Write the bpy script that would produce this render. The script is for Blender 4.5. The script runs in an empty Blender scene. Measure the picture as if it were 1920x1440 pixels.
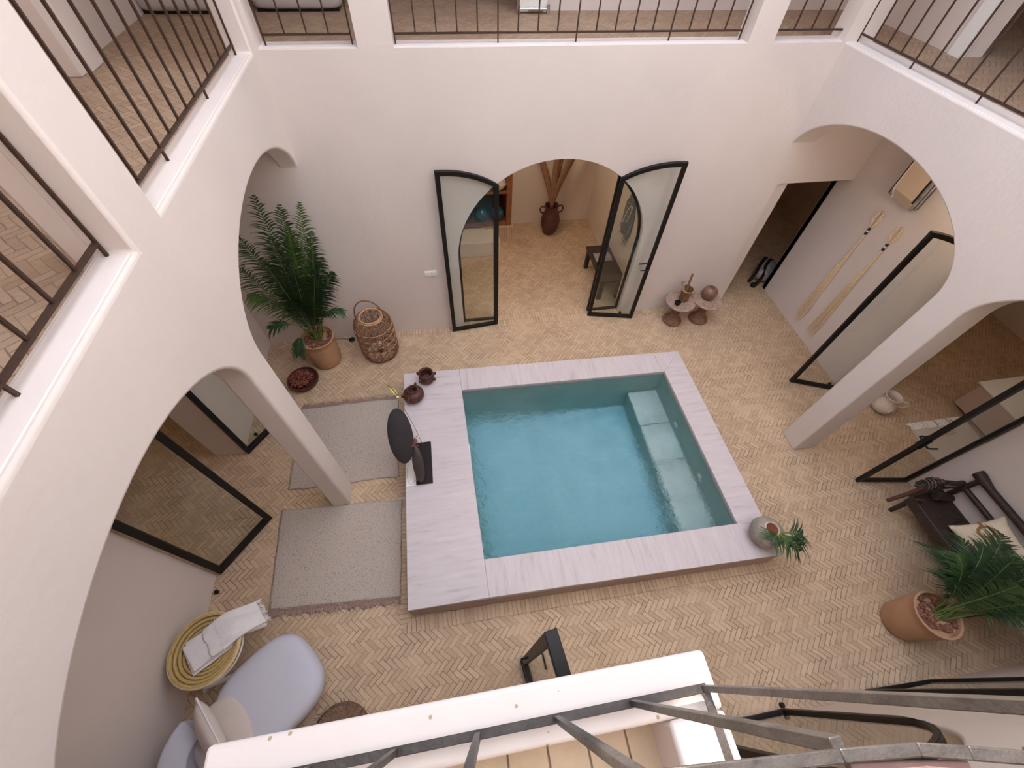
import bpy, bmesh, math, random
from mathutils import Vector, Matrix, noise
random.seed(7)
C = bpy.context.scene.collection
PI = math.pi

# ------------------------------------------------------------------ materials
def nmat(name):
    m = bpy.data.materials.new(name); m.use_nodes = True
    nt = m.node_tree; b = nt.nodes['Principled BSDF']
    return m, nt, nt.nodes, nt.links, b

def mat(name, col, rough=.7, var=.0, scale=6., bump=0., bscale=40., metal=0., spec=.4, col2=None, stretch=None, coat=0.):
    m, nt, N, L, b = nmat(name)
    b.inputs['Roughness'].default_value = rough
    b.inputs['Metallic'].default_value = metal
    b.inputs['Specular IOR Level'].default_value = spec
    b.inputs['Coat Weight'].default_value = coat
    c = (*col, 1)
    b.inputs['Base Color'].default_value = c
    tc = N.new('ShaderNodeTexCoord'); src = tc.outputs['Object']
    if stretch:
        mp = N.new('ShaderNodeMapping'); mp.inputs['Scale'].default_value = stretch
        L.new(src, mp.inputs['Vector']); src = mp.outputs['Vector']
    if var > 0 or col2:
        n = N.new('ShaderNodeTexNoise'); n.inputs['Scale'].default_value = scale
        n.inputs['Detail'].default_value = 6; n.inputs['Roughness'].default_value = .6
        L.new(src, n.inputs['Vector'])
        r = N.new('ShaderNodeValToRGB')
        r.color_ramp.elements[0].position = .3; r.color_ramp.elements[1].position = .7
        a = col2 if col2 else tuple(max(0, x*(1-var)) for x in col)
        z = col if col2 else tuple(min(1, x*(1+var)) for x in col)
        r.color_ramp.elements[0].color = (*a, 1); r.color_ramp.elements[1].color = (*z, 1)
        L.new(n.outputs['Fac'], r.inputs['Fac']); L.new(r.outputs['Color'], b.inputs['Base Color'])
    if bump > 0:
        n2 = N.new('ShaderNodeTexNoise'); n2.inputs['Scale'].default_value = bscale
        n2.inputs['Detail'].default_value = 4
        L.new(src, n2.inputs['Vector'])
        bp = N.new('ShaderNodeBump'); bp.inputs['Strength'].default_value = bump; bp.inputs['Distance'].default_value = .02
        L.new(n2.outputs['Fac'], bp.inputs['Height']); L.new(bp.outputs['Normal'], b.inputs['Normal'])
    return m

def mth(nt, op, a, b=None, c=None):
    n = nt.nodes.new('ShaderNodeMath'); n.operation = op
    for i, v in enumerate((a, b, c)):
        if v is None: continue
        if isinstance(v, (int, float)): n.inputs[i].default_value = v
        else: nt.links.new(v, n.inputs[i])
    return n.outputs[0]

def herringbone(name, W=.046, rot=45., c_lo=(.38, .265, .175), c_hi=(.72, .54, .375), mortar=(.22, .15, .105), straight=False, off=(0, 0)):
    """zellige-like terracotta brick in herringbone (1:3); straight=True gives a soldier course"""
    m, nt, N, L, b = nmat(name)
    tc = N.new('ShaderNodeTexCoord')
    wob = N.new('ShaderNodeTexNoise'); wob.inputs['Scale'].default_value = 9; L.new(tc.outputs['Object'], wob.inputs['Vector'])
    sub = N.new('ShaderNodeVectorMath'); sub.operation = 'SUBTRACT'; L.new(wob.outputs['Color'], sub.inputs[0]); sub.inputs[1].default_value = (.5, .5, .5)
    scl = N.new('ShaderNodeVectorMath'); scl.operation = 'SCALE'; L.new(sub.outputs[0], scl.inputs[0]); scl.inputs['Scale'].default_value = .022
    add = N.new('ShaderNodeVectorMath'); add.operation = 'ADD'; L.new(tc.outputs['Object'], add.inputs[0]); L.new(scl.outputs[0], add.inputs[1])
    mp = N.new('ShaderNodeMapping'); L.new(add.outputs[0], mp.inputs['Vector'])
    mp.inputs['Location'].default_value = (off[0]/W+200, off[1]/W+200, 0)
    mp.inputs['Rotation'].default_value = (0, 0, math.radians(rot))
    mp.inputs['Scale'].default_value = (1/W, 1/W, 1)
    sp = N.new('ShaderNodeSeparateXYZ'); L.new(mp.outputs[0], sp.inputs[0])
    x, y = sp.outputs[0], sp.outputs[1]
    n = 3
    f = lambda op, a, b_=None, c_=None: mth(nt, op, a, b_, c_)
    fx, fy = f('FLOOR', x), f('FLOOR', y)
    rx, ry = f('SUBTRACT', x, fx), f('SUBTRACT', y, fy)
    if straight:
        yy = f('DIVIDE', y, n); fyy = f('FLOOR', yy)
        u = f('MULTIPLY', f('SUBTRACT', yy, fyy), n); v = rx
        idx, idy = fx, fyy; isH = 0.0
    else:
        k = f('FLOORED_MODULO', f('SUBTRACT', fx, fy), 2*n)
        isH = f('LESS_THAN', k, n-.5)
        isV = f('SUBTRACT', 1, isH)
        kv = f('SUBTRACT', 2*n-1, k)
        uH = f('ADD', k, rx); uV = f('ADD', kv, ry)
        u = f('ADD', f('MULTIPLY', uH, isH), f('MULTIPLY', uV, isV))
        v = f('ADD', f('MULTIPLY', ry, isH), f('MULTIPLY', rx, isV))
        idx = f('SUBTRACT', fx, f('MULTIPLY', k, isH)); idy = f('SUBTRACT', fy, f('MULTIPLY', kv, isV))
    d = f('MINIMUM', f('MINIMUM', u, f('SUBTRACT', n, u)), f('MINIMUM', v, f('SUBTRACT', 1, v)))
    cb = N.new('ShaderNodeCombineXYZ'); L.new(idx, cb.inputs[0]); L.new(idy, cb.inputs[1])
    if isinstance(isH, float): cb.inputs[2].default_value = isH
    else: L.new(isH, cb.inputs[2])
    wn = N.new('ShaderNodeTexWhiteNoise'); L.new(cb.outputs[0], wn.inputs['Vector'])
    ns = N.new('ShaderNodeTexNoise'); ns.inputs['Scale'].default_value = 1.1; ns.inputs['Detail'].default_value = 8; ns.inputs['Roughness'].default_value = .7
    L.new(tc.outputs['Object'], ns.inputs['Vector'])
    fine = N.new('ShaderNodeTexNoise'); fine.inputs['Scale'].default_value = 45; fine.inputs['Detail'].default_value = 5
    L.new(tc.outputs['Object'], fine.inputs['Vector'])
    fac = f('ADD', f('ADD', f('MULTIPLY', wn.outputs['Value'], .24), f('MULTIPLY', ns.outputs['Fac'], .62)), f('MULTIPLY', fine.outputs['Fac'], .34))
    r = N.new('ShaderNodeValToRGB'); e = r.color_ramp.elements
    e[0].position = .28; e[0].color = (*c_lo, 1); e[1].position = 1.0; e[1].color = (*c_hi, 1)
    L.new(fac, r.inputs['Fac'])
    mo = f('SMOOTH_MIN', f('MULTIPLY', f('MAXIMUM', f('SUBTRACT', d, .015), 0), 12), 1, .3)
    # mortar shows strongly only in worn patches
    worn = N.new('ShaderNodeTexNoise'); worn.inputs['Scale'].default_value = 3.2; worn.inputs['Detail'].default_value = 6
    L.new(tc.outputs['Object'], worn.inputs['Vector'])
    mr = N.new('ShaderNodeMapRange'); mr.inputs['From Min'].default_value = .38; mr.inputs['From Max'].default_value = .62
    mr.inputs['To Min'].default_value = .30; mr.inputs['To Max'].default_value = 1.
    L.new(worn.outputs['Fac'], mr.inputs['Value'])
    ms = f('SUBTRACT', 1, f('MULTIPLY', f('SUBTRACT', 1, mo), mr.outputs[0]))
    mx = N.new('ShaderNodeMix'); mx.data_type = 'RGBA'
    L.new(ms, mx.inputs['Factor']); mx.inputs['A'].default_value = (*mortar, 1); L.new(r.outputs['Color'], mx.inputs['B'])
    L.new(mx.outputs['Result'], b.inputs['Base Color'])
    b.inputs['Roughness'].default_value = .62; b.inputs['Specular IOR Level'].default_value = .35
    bp = N.new('ShaderNodeBump'); bp.inputs['Strength'].default_value = .55; bp.inputs['Distance'].default_value = .006
    hh = f('ADD', f('MULTIPLY', ms, 1.0), f('ADD', f('MULTIPLY', wn.outputs['Value'], .5), f('MULTIPLY', fine.outputs['Fac'], .6)))
    L.new(hh, bp.inputs['Height']); L.new(bp.outputs['Normal'], b.inputs['Normal'])
    return m

M_floor = herringbone('terracotta_herringbone')
M_band = herringbone('terracotta_course_ew', straight=True, rot=0)
M_band2 = herringbone('terracotta_course_ns', straight=True, rot=90)
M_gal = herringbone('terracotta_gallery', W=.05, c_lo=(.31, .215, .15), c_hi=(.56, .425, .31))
M_wall = mat('lime_plaster', (.685, .610, .572), .9, var=.035, scale=1.1, bump=.12, bscale=26)
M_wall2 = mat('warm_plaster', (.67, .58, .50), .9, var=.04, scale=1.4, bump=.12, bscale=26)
M_sill = mat('smooth_sill_plaster', (.73, .655, .63), .8, var=.03, scale=2.5, bump=.06, bscale=14)
def rimmat():
    m = mat('weathered_rim_plaster', (.71, .635, .60), .8, var=.03, scale=3, bump=.08, bscale=14)
    nt = m.node_tree; N = nt.nodes; L = nt.links; b = N['Principled BSDF']
    src = b.inputs['Base Color'].links[0].from_socket
    tc = N.new('ShaderNodeTexCoord'); v = N.new('ShaderNodeTexVoronoi'); v.inputs['Scale'].default_value = 17
    L.new(tc.outputs['Object'], v.inputs['Vector'])
    lt = mth(nt, 'LESS_THAN', v.outputs['Distance'], .085)
    mx = N.new('ShaderNodeMix'); mx.data_type = 'RGBA'; L.new(lt, mx.inputs['Factor']); L.new(src, mx.inputs['A']); mx.inputs['B'].default_value = (.42, .33, .22, 1)
    L.new(mx.outputs['Result'], b.inputs['Base Color'])
    return m
M_rim = rimmat()
M_ceil = mat('ceiling_plaster', (.60, .52, .45), .9, var=.03)
M_black = mat('black_steel', (.009, .007, .006), .45, var=.2, scale=30, bump=.05, bscale=60, metal=.0, spec=.28)
M_rail = mat('brown_iron', (.045, .022, .014), .5, var=.25, scale=40, spec=.4)
M_railgrey = mat('worn_grey_iron', (.05, .041, .037), .42, var=.3, scale=16, bump=.15, bscale=60, metal=.15)
M_railwood = mat('pinkish_rail_cap', (.17, .095, .08), .6, var=.25, scale=25, bump=.15)
M_terra = mat('terracotta_pot', (.44, .25, .145), .75, var=.12, scale=5, bump=.1, bscale=50)
M_bark = mat('bark_chips', (.20, .085, .055), .85, var=.5, scale=40, bump=.4)
M_darkclay = mat('dark_clay', (.085, .030, .022), .5, var=.35, scale=14, bump=.15)
M_driedred = mat('dried_red_flowers', (.25, .075, .055), .85, var=.5, scale=60)
M_rattan = mat('rattan', (.24, .115, .06), .55, var=.35, scale=25)
M_rattan2 = mat('pale_rattan', (.55, .31, .15), .5, var=.25, scale=25)
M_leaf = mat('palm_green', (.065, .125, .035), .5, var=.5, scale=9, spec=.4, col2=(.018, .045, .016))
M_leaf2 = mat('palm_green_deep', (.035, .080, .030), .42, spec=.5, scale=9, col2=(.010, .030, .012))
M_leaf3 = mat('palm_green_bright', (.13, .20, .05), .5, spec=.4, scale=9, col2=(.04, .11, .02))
M_stem = mat('palm_stalk', (.12, .17, .045), .5, var=.3)
M_wood = mat('aged_wood', (.25, .135, .085), .65, var=.4, scale=20, bump=.3, bscale=30, col2=(.12, .06, .035))
M_woodtop = mat('worn_wood_top', (.36, .25, .20), .7, var=.3, scale=25, bump=.3, bscale=30)
M_brass = mat('tarnished_brass_wood', (.22, .12, .06), .45, var=.3, scale=20, metal=.2)
M_darkwood = mat('near_black_wood', (.040, .025, .022), .5, var=.5, scale=14, bump=.2, stretch=(1, 6, 1))
M_redwood = mat('red_brown_wood', (.22, .085, .04), .5, var=.3, scale=12, stretch=(4, 4, 1))
M_leather = mat('dark_leather', (.028, .014, .010), .6, var=.5, scale=30, bump=.5, bscale=30)
M_stick = mat('brown_stick', (.085, .032, .02), .5, var=.3, scale=20)
M_white = mat('white_fabric', (.77, .735, .76), .9, var=.03, scale=12, bump=.2, bscale=120)
M_lavender = mat('pale_grey_upholstery', (.56, .56, .65), .85, var=.03, scale=2, bump=.1, bscale=250)
M_cream = mat('cream_cushion', (.62, .545, .51), .9, var=.04, scale=8, bump=.15, bscale=160)
M_sofa = mat('grey_upholstery', (.50, .465, .45), .9, var=.05, scale=5, bump=.1, bscale=150)
M_straw = mat('straw_weave', (.52, .37, .15), .75, var=.2, scale=40, bump=.2, bscale=90)
M_strawdark = mat('brown_straw', (.17, .095, .06), .85, var=.5, scale=60)
M_rug = None
M_fringe = mat('brown_fringe', (.275, .185, .155), .95, var=.3, scale=50, bump=.5, bscale=80)
M_whisk = mat('pale_fibre', (.78, .62, .42), .8, var=.25, scale=60)
M_whiskband = mat('dark_binding', (.05, .018, .02), .6)
M_whitetrim = mat('white_paint', (.80, .78, .75), .5)
M_ac = mat('beige_plastic', (.68, .53, .38), .35, spec=.5)
M_blackgloss = mat('black_lacquer', (.018, .013, .014), .5, var=.2, scale=8, spec=.18)
M_gold = mat('gold_leaf', (.42, .33, .13), .4, metal=.7)
M_ceramic = mat('white_ceramic', (.72, .62, .54), .35, var=.05, scale=9, spec=.5)
M_bluegl = mat('blue_glazed_ball', (.012, .06, .10), .15, var=.2, spec=.7)
M_chrome = mat('chrome', (.62, .63, .64), .25, metal=1.)
M_greyfab = mat('grey_bag_fabric', (.30, .27, .28), .85, var=.35, scale=14, bump=.4, bscale=18)
M_dried = mat('dried_spathe', (.24, .125, .075), .7, var=.4, scale=12, stretch=(8, 8, 1))
M_rope = mat('orange_brown_cord', (.42, .19, .06), .8, var=.2, scale=40)
M_grey = mat('dark_net', (.16, .13, .12), .9, var=.5, scale=40)
M_card = mat('white_card', (.82, .79, .77), .6)
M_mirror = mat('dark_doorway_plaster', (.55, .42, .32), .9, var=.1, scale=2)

def rugmat():
    m, nt, N, L, b = nmat('woven_wool_rug')
    tc = N.new('ShaderNodeTexCoord')
    mp = N.new('ShaderNodeMapping'); mp.inputs['Scale'].default_value = (70, 190, 1); L.new(tc.outputs['Object'], mp.inputs[0])
    n = N.new('ShaderNodeTexNoise'); n.inputs['Scale'].default_value = 1; n.inputs['Detail'].default_value = 3; L.new(mp.outputs[0], n.inputs['Vector'])
    n3 = N.new('ShaderNodeTexNoise'); n3.inputs['Scale'].default_value = 95; n3.inputs['Detail'].default_value = 1; L.new(tc.outputs['Object'], n3.inputs['Vector'])
    r = N.new('ShaderNodeValToRGB'); e = r.color_ramp.elements
    e[0].position = .25; e[0].color = (.20, .155, .135, 1); e[1].position = .52; e[1].color = (.50, .432, .385, 1)
    L.new(n.outputs['Fac'], r.inputs['Fac'])
    r2 = N.new('ShaderNodeValToRGB'); e = r2.color_ramp.elements
    e[0].position = .27; e[0].color = (.1, .07, .06, 1); e[1].position = .33; e[1].color = (1, 1, 1, 1)
    L.new(n3.outputs['Fac'], r2.inputs['Fac'])
    mx = N.new('ShaderNodeMix'); mx.data_type = 'RGBA'; mx.blend_type = 'MULTIPLY'; mx.inputs['Factor'].default_value = .8
    L.new(r.outputs[0], mx.inputs['A']); L.new(r2.outputs[0], mx.inputs['B']); L.new(mx.outputs['Result'], b.inputs['Base Color'])
    b.inputs['Roughness'].default_value = .95
    bp = N.new('ShaderNodeBump'); bp.inputs['Strength'].default_value = .7; bp.inputs['Distance'].default_value = .006
    L.new(n.outputs['Fac'], bp.inputs['Height']); L.new(bp.outputs[0], b.inputs['Normal'])
    return m
M_rug = rugmat()

def stonemat(name, sc):
    m, nt, N, L, b = nmat(name)
    tc = N.new('ShaderNodeTexCoord')
    mp = N.new('ShaderNodeMapping'); mp.inputs['Scale'].default_value = sc; L.new(tc.outputs['Object'], mp.inputs[0])
    n = N.new('ShaderNodeTexNoise'); n.inputs['Scale'].default_value = 1; n.inputs['Detail'].default_value = 7; n.inputs['Roughness'].default_value = .65
    n.inputs['Distortion'].default_value = .5
    L.new(mp.outputs[0], n.inputs['Vector'])
    r = N.new('ShaderNodeValToRGB'); e = r.color_ramp.elements
    e[0].position = .26; e[0].color = (.40, .35, .36, 1); e[1].position = .70; e[1].color = (.60, .545, .58, 1)
    x = r.color_ramp.elements.new(.42); x.color = (.535, .48, .505, 1)
    L.new(n.outputs['Fac'], r.inputs['Fac']); L.new(r.outputs[0], b.inputs['Base Color'])
    b.inputs['Roughness'].default_value = .5
    bp = N.new('ShaderNodeBump'); bp.inputs['Strength'].default_value = .1; bp.inputs['Distance'].default_value = .01
    L.new(n.outputs['Fac'], bp.inputs['Height']); L.new(bp.outputs[0], b.inputs['Normal'])
    return m
M_stoneA = stonemat('veined_stone_ew', (2.2, 22, 1))
M_stoneB = stonemat('veined_stone_ns', (22, 2.2, 1))
M_basin = mat('pool_cement', (.40, .53, .49), .8, scale=2.2, col2=(.32, .45, .41))
M_pfloor = mat('pool_floor_slabs', (.76, .90, .95), .8, scale=4.5, col2=(.50, .70, .78))
M_benchstone = mat('pool_bench_slabs', (.86, .87, .84), .8, var=.12, scale=3, col2=(.60, .64, .60))

def watermat():
    m, nt, N, L, b = nmat('pool_water')
    N.remove(b)
    out = N['Material Output']
    g = N.new('ShaderNodeBsdfGlass'); g.inputs['IOR'].default_value = 1.33; g.inputs['Roughness'].default_value = 0
    g.inputs['Color'].default_value = (1, 1, 1, 1)
    va = N.new('ShaderNodeVolumeAbsorption'); va.inputs['Color'].default_value = (.15, .80, .95, 1); va.inputs['Density'].default_value = .34
    tc = N.new('ShaderNodeTexCoord')
    mp = N.new('ShaderNodeMapping'); mp.inputs['Rotation'].default_value = (0, 0, .5); mp.inputs['Scale'].default_value = (1, 1.6, 1); L.new(tc.outputs['Object'], mp.inputs[0])
    n = N.new('ShaderNodeTexNoise'); n.inputs['Scale'].default_value = 8; n.inputs['Detail'].default_value = 5; n.inputs['Roughness'].default_value = .62; n.inputs['Distortion'].default_value = .8
    L.new(mp.outputs[0], n.inputs['Vector'])
    # the surface is more ruffled towards the near left corner where the inlet pushes it
    sp = N.new('ShaderNodeSeparateXYZ'); L.new(tc.outputs['Object'], sp.inputs[0])
    k = mth(nt, 'ADD', mth(nt, 'MULTIPLY', sp.outputs[0], .35), mth(nt, 'MULTIPLY', sp.outputs[1], .5))
    mr = N.new('ShaderNodeMapRange'); mr.inputs['From Min'].default_value = .6; mr.inputs['From Max'].default_value = 2.1
    mr.inputs['To Min'].default_value = .9; mr.inputs['To Max'].default_value = .07; L.new(k, mr.inputs['Value'])
    bp = N.new('ShaderNodeBump'); bp.inputs['Distance'].default_value = .08
    L.new(mr.outputs[0], bp.inputs['Strength']); L.new(n.outputs['Fac'], bp.inputs['Height']); L.new(bp.outputs[0], g.inputs['Normal'])
    L.new(g.outputs[0], out.inputs['Surface']); L.new(va.outputs[0], out.inputs['Volume'])
    return m
M_water = watermat()

def glassmat():
    m, nt, N, L, b = nmat('pane_glass')
    N.remove(b); out = N['Material Output']
    t = N.new('ShaderNodeBsdfTransparent'); t.inputs['Color'].default_value = (.95, .965, .95, 1)
    g = N.new('ShaderNodeBsdfGlossy'); g.inputs['Roughness'].default_value = .01
    fr = N.new('ShaderNodeFresnel'); fr.inputs['IOR'].default_value = 1.55
    ge = N.new('ShaderNodeNewGeometry'); k = mth(nt, 'MULTIPLY', fr.outputs[0], mth(nt, 'SUBTRACT', 1, ge.outputs['Backfacing']))
    mx = N.new('ShaderNodeMixShader'); L.new(k, mx.inputs[0]); L.new(t.outputs[0], mx.inputs[1]); L.new(g.outputs[0], mx.inputs[2])
    L.new(mx.outputs[0], out.inputs['Surface'])
    return m
M_glass = glassmat()

# ------------------------------------------------------------------ mesh helpers
class MB:
    def __init__(s): s.v = []; s.f = []; s.m = []
    def add(s, vs, fs, mi=0):
        o = len(s.v); s.v += [tuple(v) for v in vs]
        for f in fs: s.f.append(tuple(i+o for i in f)); s.m.append(mi)
        return s
    def hexa(s, p, mi=0):
        return s.add(p, [(0, 3, 2, 1), (4, 5, 6, 7), (0, 1, 5, 4), (1, 2, 6, 5), (2, 3, 7, 6), (3, 0, 4, 7)], mi)
    def box(s, x0, x1, y0, y1, z0, z1, mi=0):
        return s.hexa([(x0, y0, z0), (x1, y0, z0), (x1, y1, z0), (x0, y1, z0), (x0, y0, z1), (x1, y0, z1), (x1, y1, z1), (x0, y1, z1)], mi)
    def quadprism(s, q, z0, z1, mi=0):
        return s.hexa([(*p, z0) for p in q]+[(*p, z1) for p in q], mi)
    def bar(s, a, b, w, h, up=(0, 0, 1), mi=0):
        a, b = Vector(a), Vector(b); d = (b-a).normalized(); up = Vector(up)
        if abs(d.dot(up)) > .98: up = Vector((0, 1, 0))
        x = d.cross(up).normalized(); y = x.cross(d).normalized()
        x *= w/2; y *= h/2
        return s.hexa([a-x-y, a+x-y, a+x+y, a-x+y, b-x-y, b+x-y, b+x+y, b-x+y], mi)
    def tube(s, pts, r, n=6, mi=0, cap=True, closed=False):
        pts = [Vector(p) for p in pts]; k = len(pts); rings = []
        up = Vector((0, 0, 1)); prev = None
        for i, p in enumerate(pts):
            if closed: t = (pts[(i+1) % k]-pts[i-1])
            else: t = pts[min(i+1, k-1)]-pts[max(i-1, 0)]
            if t.length < 1e-9: t = Vector((0, 0, 1))
            t.normalize()
            if prev is None:
                x = t.cross(up)
                if x.length < .05: x = t.cross(Vector((1, 0, 0)))
            else: x = prev-t*prev.dot(t)
            x.normalize(); y = t.cross(x); prev = x
            rr = r[i] if isinstance(r, (list, tuple)) else r
            rings.append([p+(x*math.cos(2*PI*j/n)+y*math.sin(2*PI*j/n))*rr for j in range(n)])
        vs = [v for R in rings for v in R]; fs = []
        for i in range(k if closed else k-1):
            a = i*n; b = ((i+1) % k)*n
            for j in range(n): fs.append((a+j, a+(j+1) % n, b+(j+1) % n, b+j))
        if cap and not closed: fs.append(tuple(range(n-1, -1, -1))); fs.append(tuple((k-1)*n+j for j in range(n)))
        return s.add(vs, fs, mi)
    def lathe(s, prof, c=(0, 0, 0), n=32, sx=1, sy=1, mi=0, M=None):
        vs = []; fs = []; k = len(prof)
        for r, z in prof:
            for j in range(n):
                a = 2*PI*j/n; v = Vector((r*math.cos(a)*sx, r*math.sin(a)*sy, z))
                if M is not None: v = M @ v
                vs.append((v.x+c[0], v.y+c[1], v.z+c[2]))
        for i in range(k-1):
            for j in range(n): fs.append((i*n+j, i*n+(j+1) % n, (i+1)*n+(j+1) % n, (i+1)*n+j))
        return s.add(vs, fs, mi)
    def loft(s, rings, M=None, n=40, mi=0):
        """superellipse rings (z, rx, ry, e, dx, dy)"""
        vs = []; fs = []
        for z, rx, ry, e, dx, dy in rings:
            for j in range(n):
                a = 2*PI*j/n; ca, sa = math.cos(a), math.sin(a)
                v = Vector((dx+rx*math.copysign(abs(ca)**(2/e), ca), dy+ry*math.copysign(abs(sa)**(2/e), sa), z))
                if M is not None: v = M @ v
                vs.append(v)
        k = len(rings)
        for i in range(k-1):
            for j in range(n): fs.append((i*n+j, i*n+(j+1) % n, (i+1)*n+(j+1) % n, (i+1)*n+j))
        fs.append(tuple(range(n-1, -1, -1))); fs.append(tuple((k-1)*n+j for j in range(n)))
        return s.add(vs, fs, mi)
    def grid(s, fn, nu, nv, mi=0, cu=False):
        vs = [fn(i/nu, j/nv) for j in range(nv+1) for i in range(nu+1)]
        fs = [(j*(nu+1)+i, j*(nu+1)+i+1, (j+1)*(nu+1)+i+1, (j+1)*(nu+1)+i) for j in range(nv) for i in range(nu)]
        return s.add(vs, fs, mi)
    def build(s, name, mats, parent=None, smooth=40, bevel=0, bseg=2, weld=True, solid=0, sub=0):
        me = bpy.data.meshes.new(name); me.from_pydata(s.v, [], s.f)
        if not isinstance(mats, (list, tuple)): mats = [mats]
        for q in mats: me.materials.append(q)
        for i, p in enumerate(me.polygons): p.material_index = min(s.m[i], len(mats)-1)
        bm = bmesh.new(); bm.from_mesh(me)
        if weld: bmesh.ops.remove_doubles(bm, verts=bm.verts, dist=1e-5)
        bmesh.ops.recalc_face_normals(bm, faces=bm.faces)
        bm.to_mesh(me); bm.free()
        if smooth:
            for p in me.polygons: p.use_smooth = True
            me.set_sharp_from_angle(angle=math.radians(smooth))
        o = bpy.data.objects.new(name, me); C.objects.link(o)
        if parent is not None: o.parent = parent
        if bevel:
            b = o.modifiers.new('bevel', 'BEVEL'); b.width = bevel; b.segments = bseg; b.limit_method = 'ANGLE'; b.angle_limit = math.radians(40)
        if solid:
            b = o.modifiers.new('solid', 'SOLIDIFY'); b.thickness = solid; b.offset = 0
        if sub:
            b = o.modifiers.new('sub', 'SUBSURF'); b.levels = sub; b.render_levels = sub
        return o

def tag(o, label=None, cat=None, group=None, kind=None):
    if label: o['label'] = label
    if cat: o['category'] = cat
    if group: o['group'] = group
    if kind: o['kind'] = kind
    return o
def thing(name, label, cat, loc=(0, 0, 0), group=None, kind=None, rz=0):
    o = bpy.data.objects.new(name, None); C.objects.link(o); o.location = loc; o.rotation_euler = (0, 0, rz)
    o.empty_display_size = .1
    return tag(o, label, cat, group, kind)
def struct(o, label=None): return tag(o, label, None, None, 'structure')

# ------------------------------------------------------------------ dimensions (metres)
XW, XE, YN, YS = -1.48, 4.33, 4.83, -.62      # patio faces
WW, EE = -2.85, 5.60                          # outer walls of the side passages
ZS = 3.675                                    # sill height
ZG = 3.55                                     # gallery floor
ZC = 3.28                                     # passage ceiling

def ell(c, a, zb, b):
    return lambda u: zb+b*math.sqrt(max(0, 1-((u-c)/a)**2))
def arch_pts(u0, u1, fn, n=40):
    # cosine spacing for smooth springing
    c, a = (u0+u1)/2, (u1-u0)/2
    return [(c-a*math.cos(PI*i/n), fn(c-a*math.cos(PI*i/n))) for i in range(n+1)]

def archwall(name, axis, w0, w1, u0, u1, z0, z1, openings, m, bevel=.02, label=None, top=None):
    """wall in the plane of `axis` ('x': runs along x; 'y': runs along y), with openings that reach its foot"""
    outl = [(u0, z0)]
    for a, b, fn in openings:
        if abs(a-u0) < 1e-6: outl.pop(); pts = arch_pts(a, b, fn); outl += pts
        else: outl += [(a, z0)]+arch_pts(a, b, fn)
        if abs(b-u1) > 1e-6: outl.append((b, z0))
    if not openings or abs(openings[-1][1]-u1) > 1e-6: outl.append((u1, z0))
    outl += top if top else [(u1, z1), (u0, z1)]
    cl = []
    for p in outl:
        if not cl or (abs(p[0]-cl[-1][0])+abs(p[1]-cl[-1][1])) > 1e-5: cl.append(p)
    bm = bmesh.new()
    P = (lambda u, w, z: (u, w, z)) if axis == 'x' else (lambda u, w, z: (w, u, z))
    A = [bm.verts.new(P(u, w0, z)) for u, z in cl]; B = [bm.verts.new(P(u, w1, z)) for u, z in cl]
    n = len(cl)
    bm.faces.new(A); bm.faces.new(B[::-1])
    for i in range(n): bm.faces.new((A[i], B[i], B[(i+1) % n], A[(i+1) % n]))
    bmesh.ops.recalc_face_normals(bm, faces=bm.faces)
    me = bpy.data.meshes.new(name); bm.to_mesh(me); bm.free()
    me.materials.append(m)
    for p in me.polygons: p.use_smooth = True
    me.set_sharp_from_angle(angle=math.radians(30))
    o = bpy.data.objects.new(name, me); C.objects.link(o)
    if bevel:
        b = o.modifiers.new('bevel', 'BEVEL'); b.width = bevel; b.segments = 3; b.limit_method = 'ANGLE'; b.angle_limit = math.radians(50)
    return struct(o, label)

def sbox(name, dims, m, label=None, bevel=0):
    return struct(MB().box(*dims).build(name, m, bevel=bevel), label)

# ------------------------------------------------------------------ pool
PO = [(-.80, 3.80), (3.30, 3.69), (3.30, .70), (-.785, .77)]     # outer, NW NE SE SW
POraw = PO; KP = .9707
PI_ = [(-.01, 3.405), (2.945, 3.34), (2.965, 1.10), (.035, 1.145)]
ZP = .22; ZQ = .36
# ground floor slabs around the pool pit, with a soldier course round the curb
fl = MB()
X0, X1, Y0, Y1 = -4.2, 9.5, -3.2, 8.6
def ring(q, d):
    (a, b, c, e) = q
    return [(a[0]-d, a[1]+d), (b[0]+d, b[1]+d), (c[0]+d, c[1]-d), (e[0]-d, e[1]-d)]
POs = [(a*KP, b*KP) for a, b in PO]; R1 = ring(POs, .14); R0 = ring(POs, -.03)
OUT = [(X0, Y1), (X1, Y1), (X1, Y0), (X0, Y0)]
for i in range(4):
    j = (i+1) % 4
    fl.quadprism([OUT[i], OUT[j], R1[j], R1[i]], -.12, 0, 0)
    fl.quadprism([R1[i], R1[j], R0[j], R0[i]], -.12, 0, 1 if i % 2 == 0 else 2)
struct(fl.build('floor', [M_floor, M_band, M_band2], smooth=0), 'terracotta herringbone brick floor of the patio and rooms')
# threshold course in the north doorway and along the north wall foot
tb = MB().box(XW+.02, 4.4, 4.68, 4.83, 0, .003)
struct(tb.build('trim_1', M_band, smooth=0), 'straight brick course along the foot of the north wall')
tb = MB().box(.2, 2.65, 4.83, 5.05, 0, .004)
struct(tb.build('trim_2', M_band, smooth=0), 'straight brick threshold of the big arched doorway')

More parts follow.
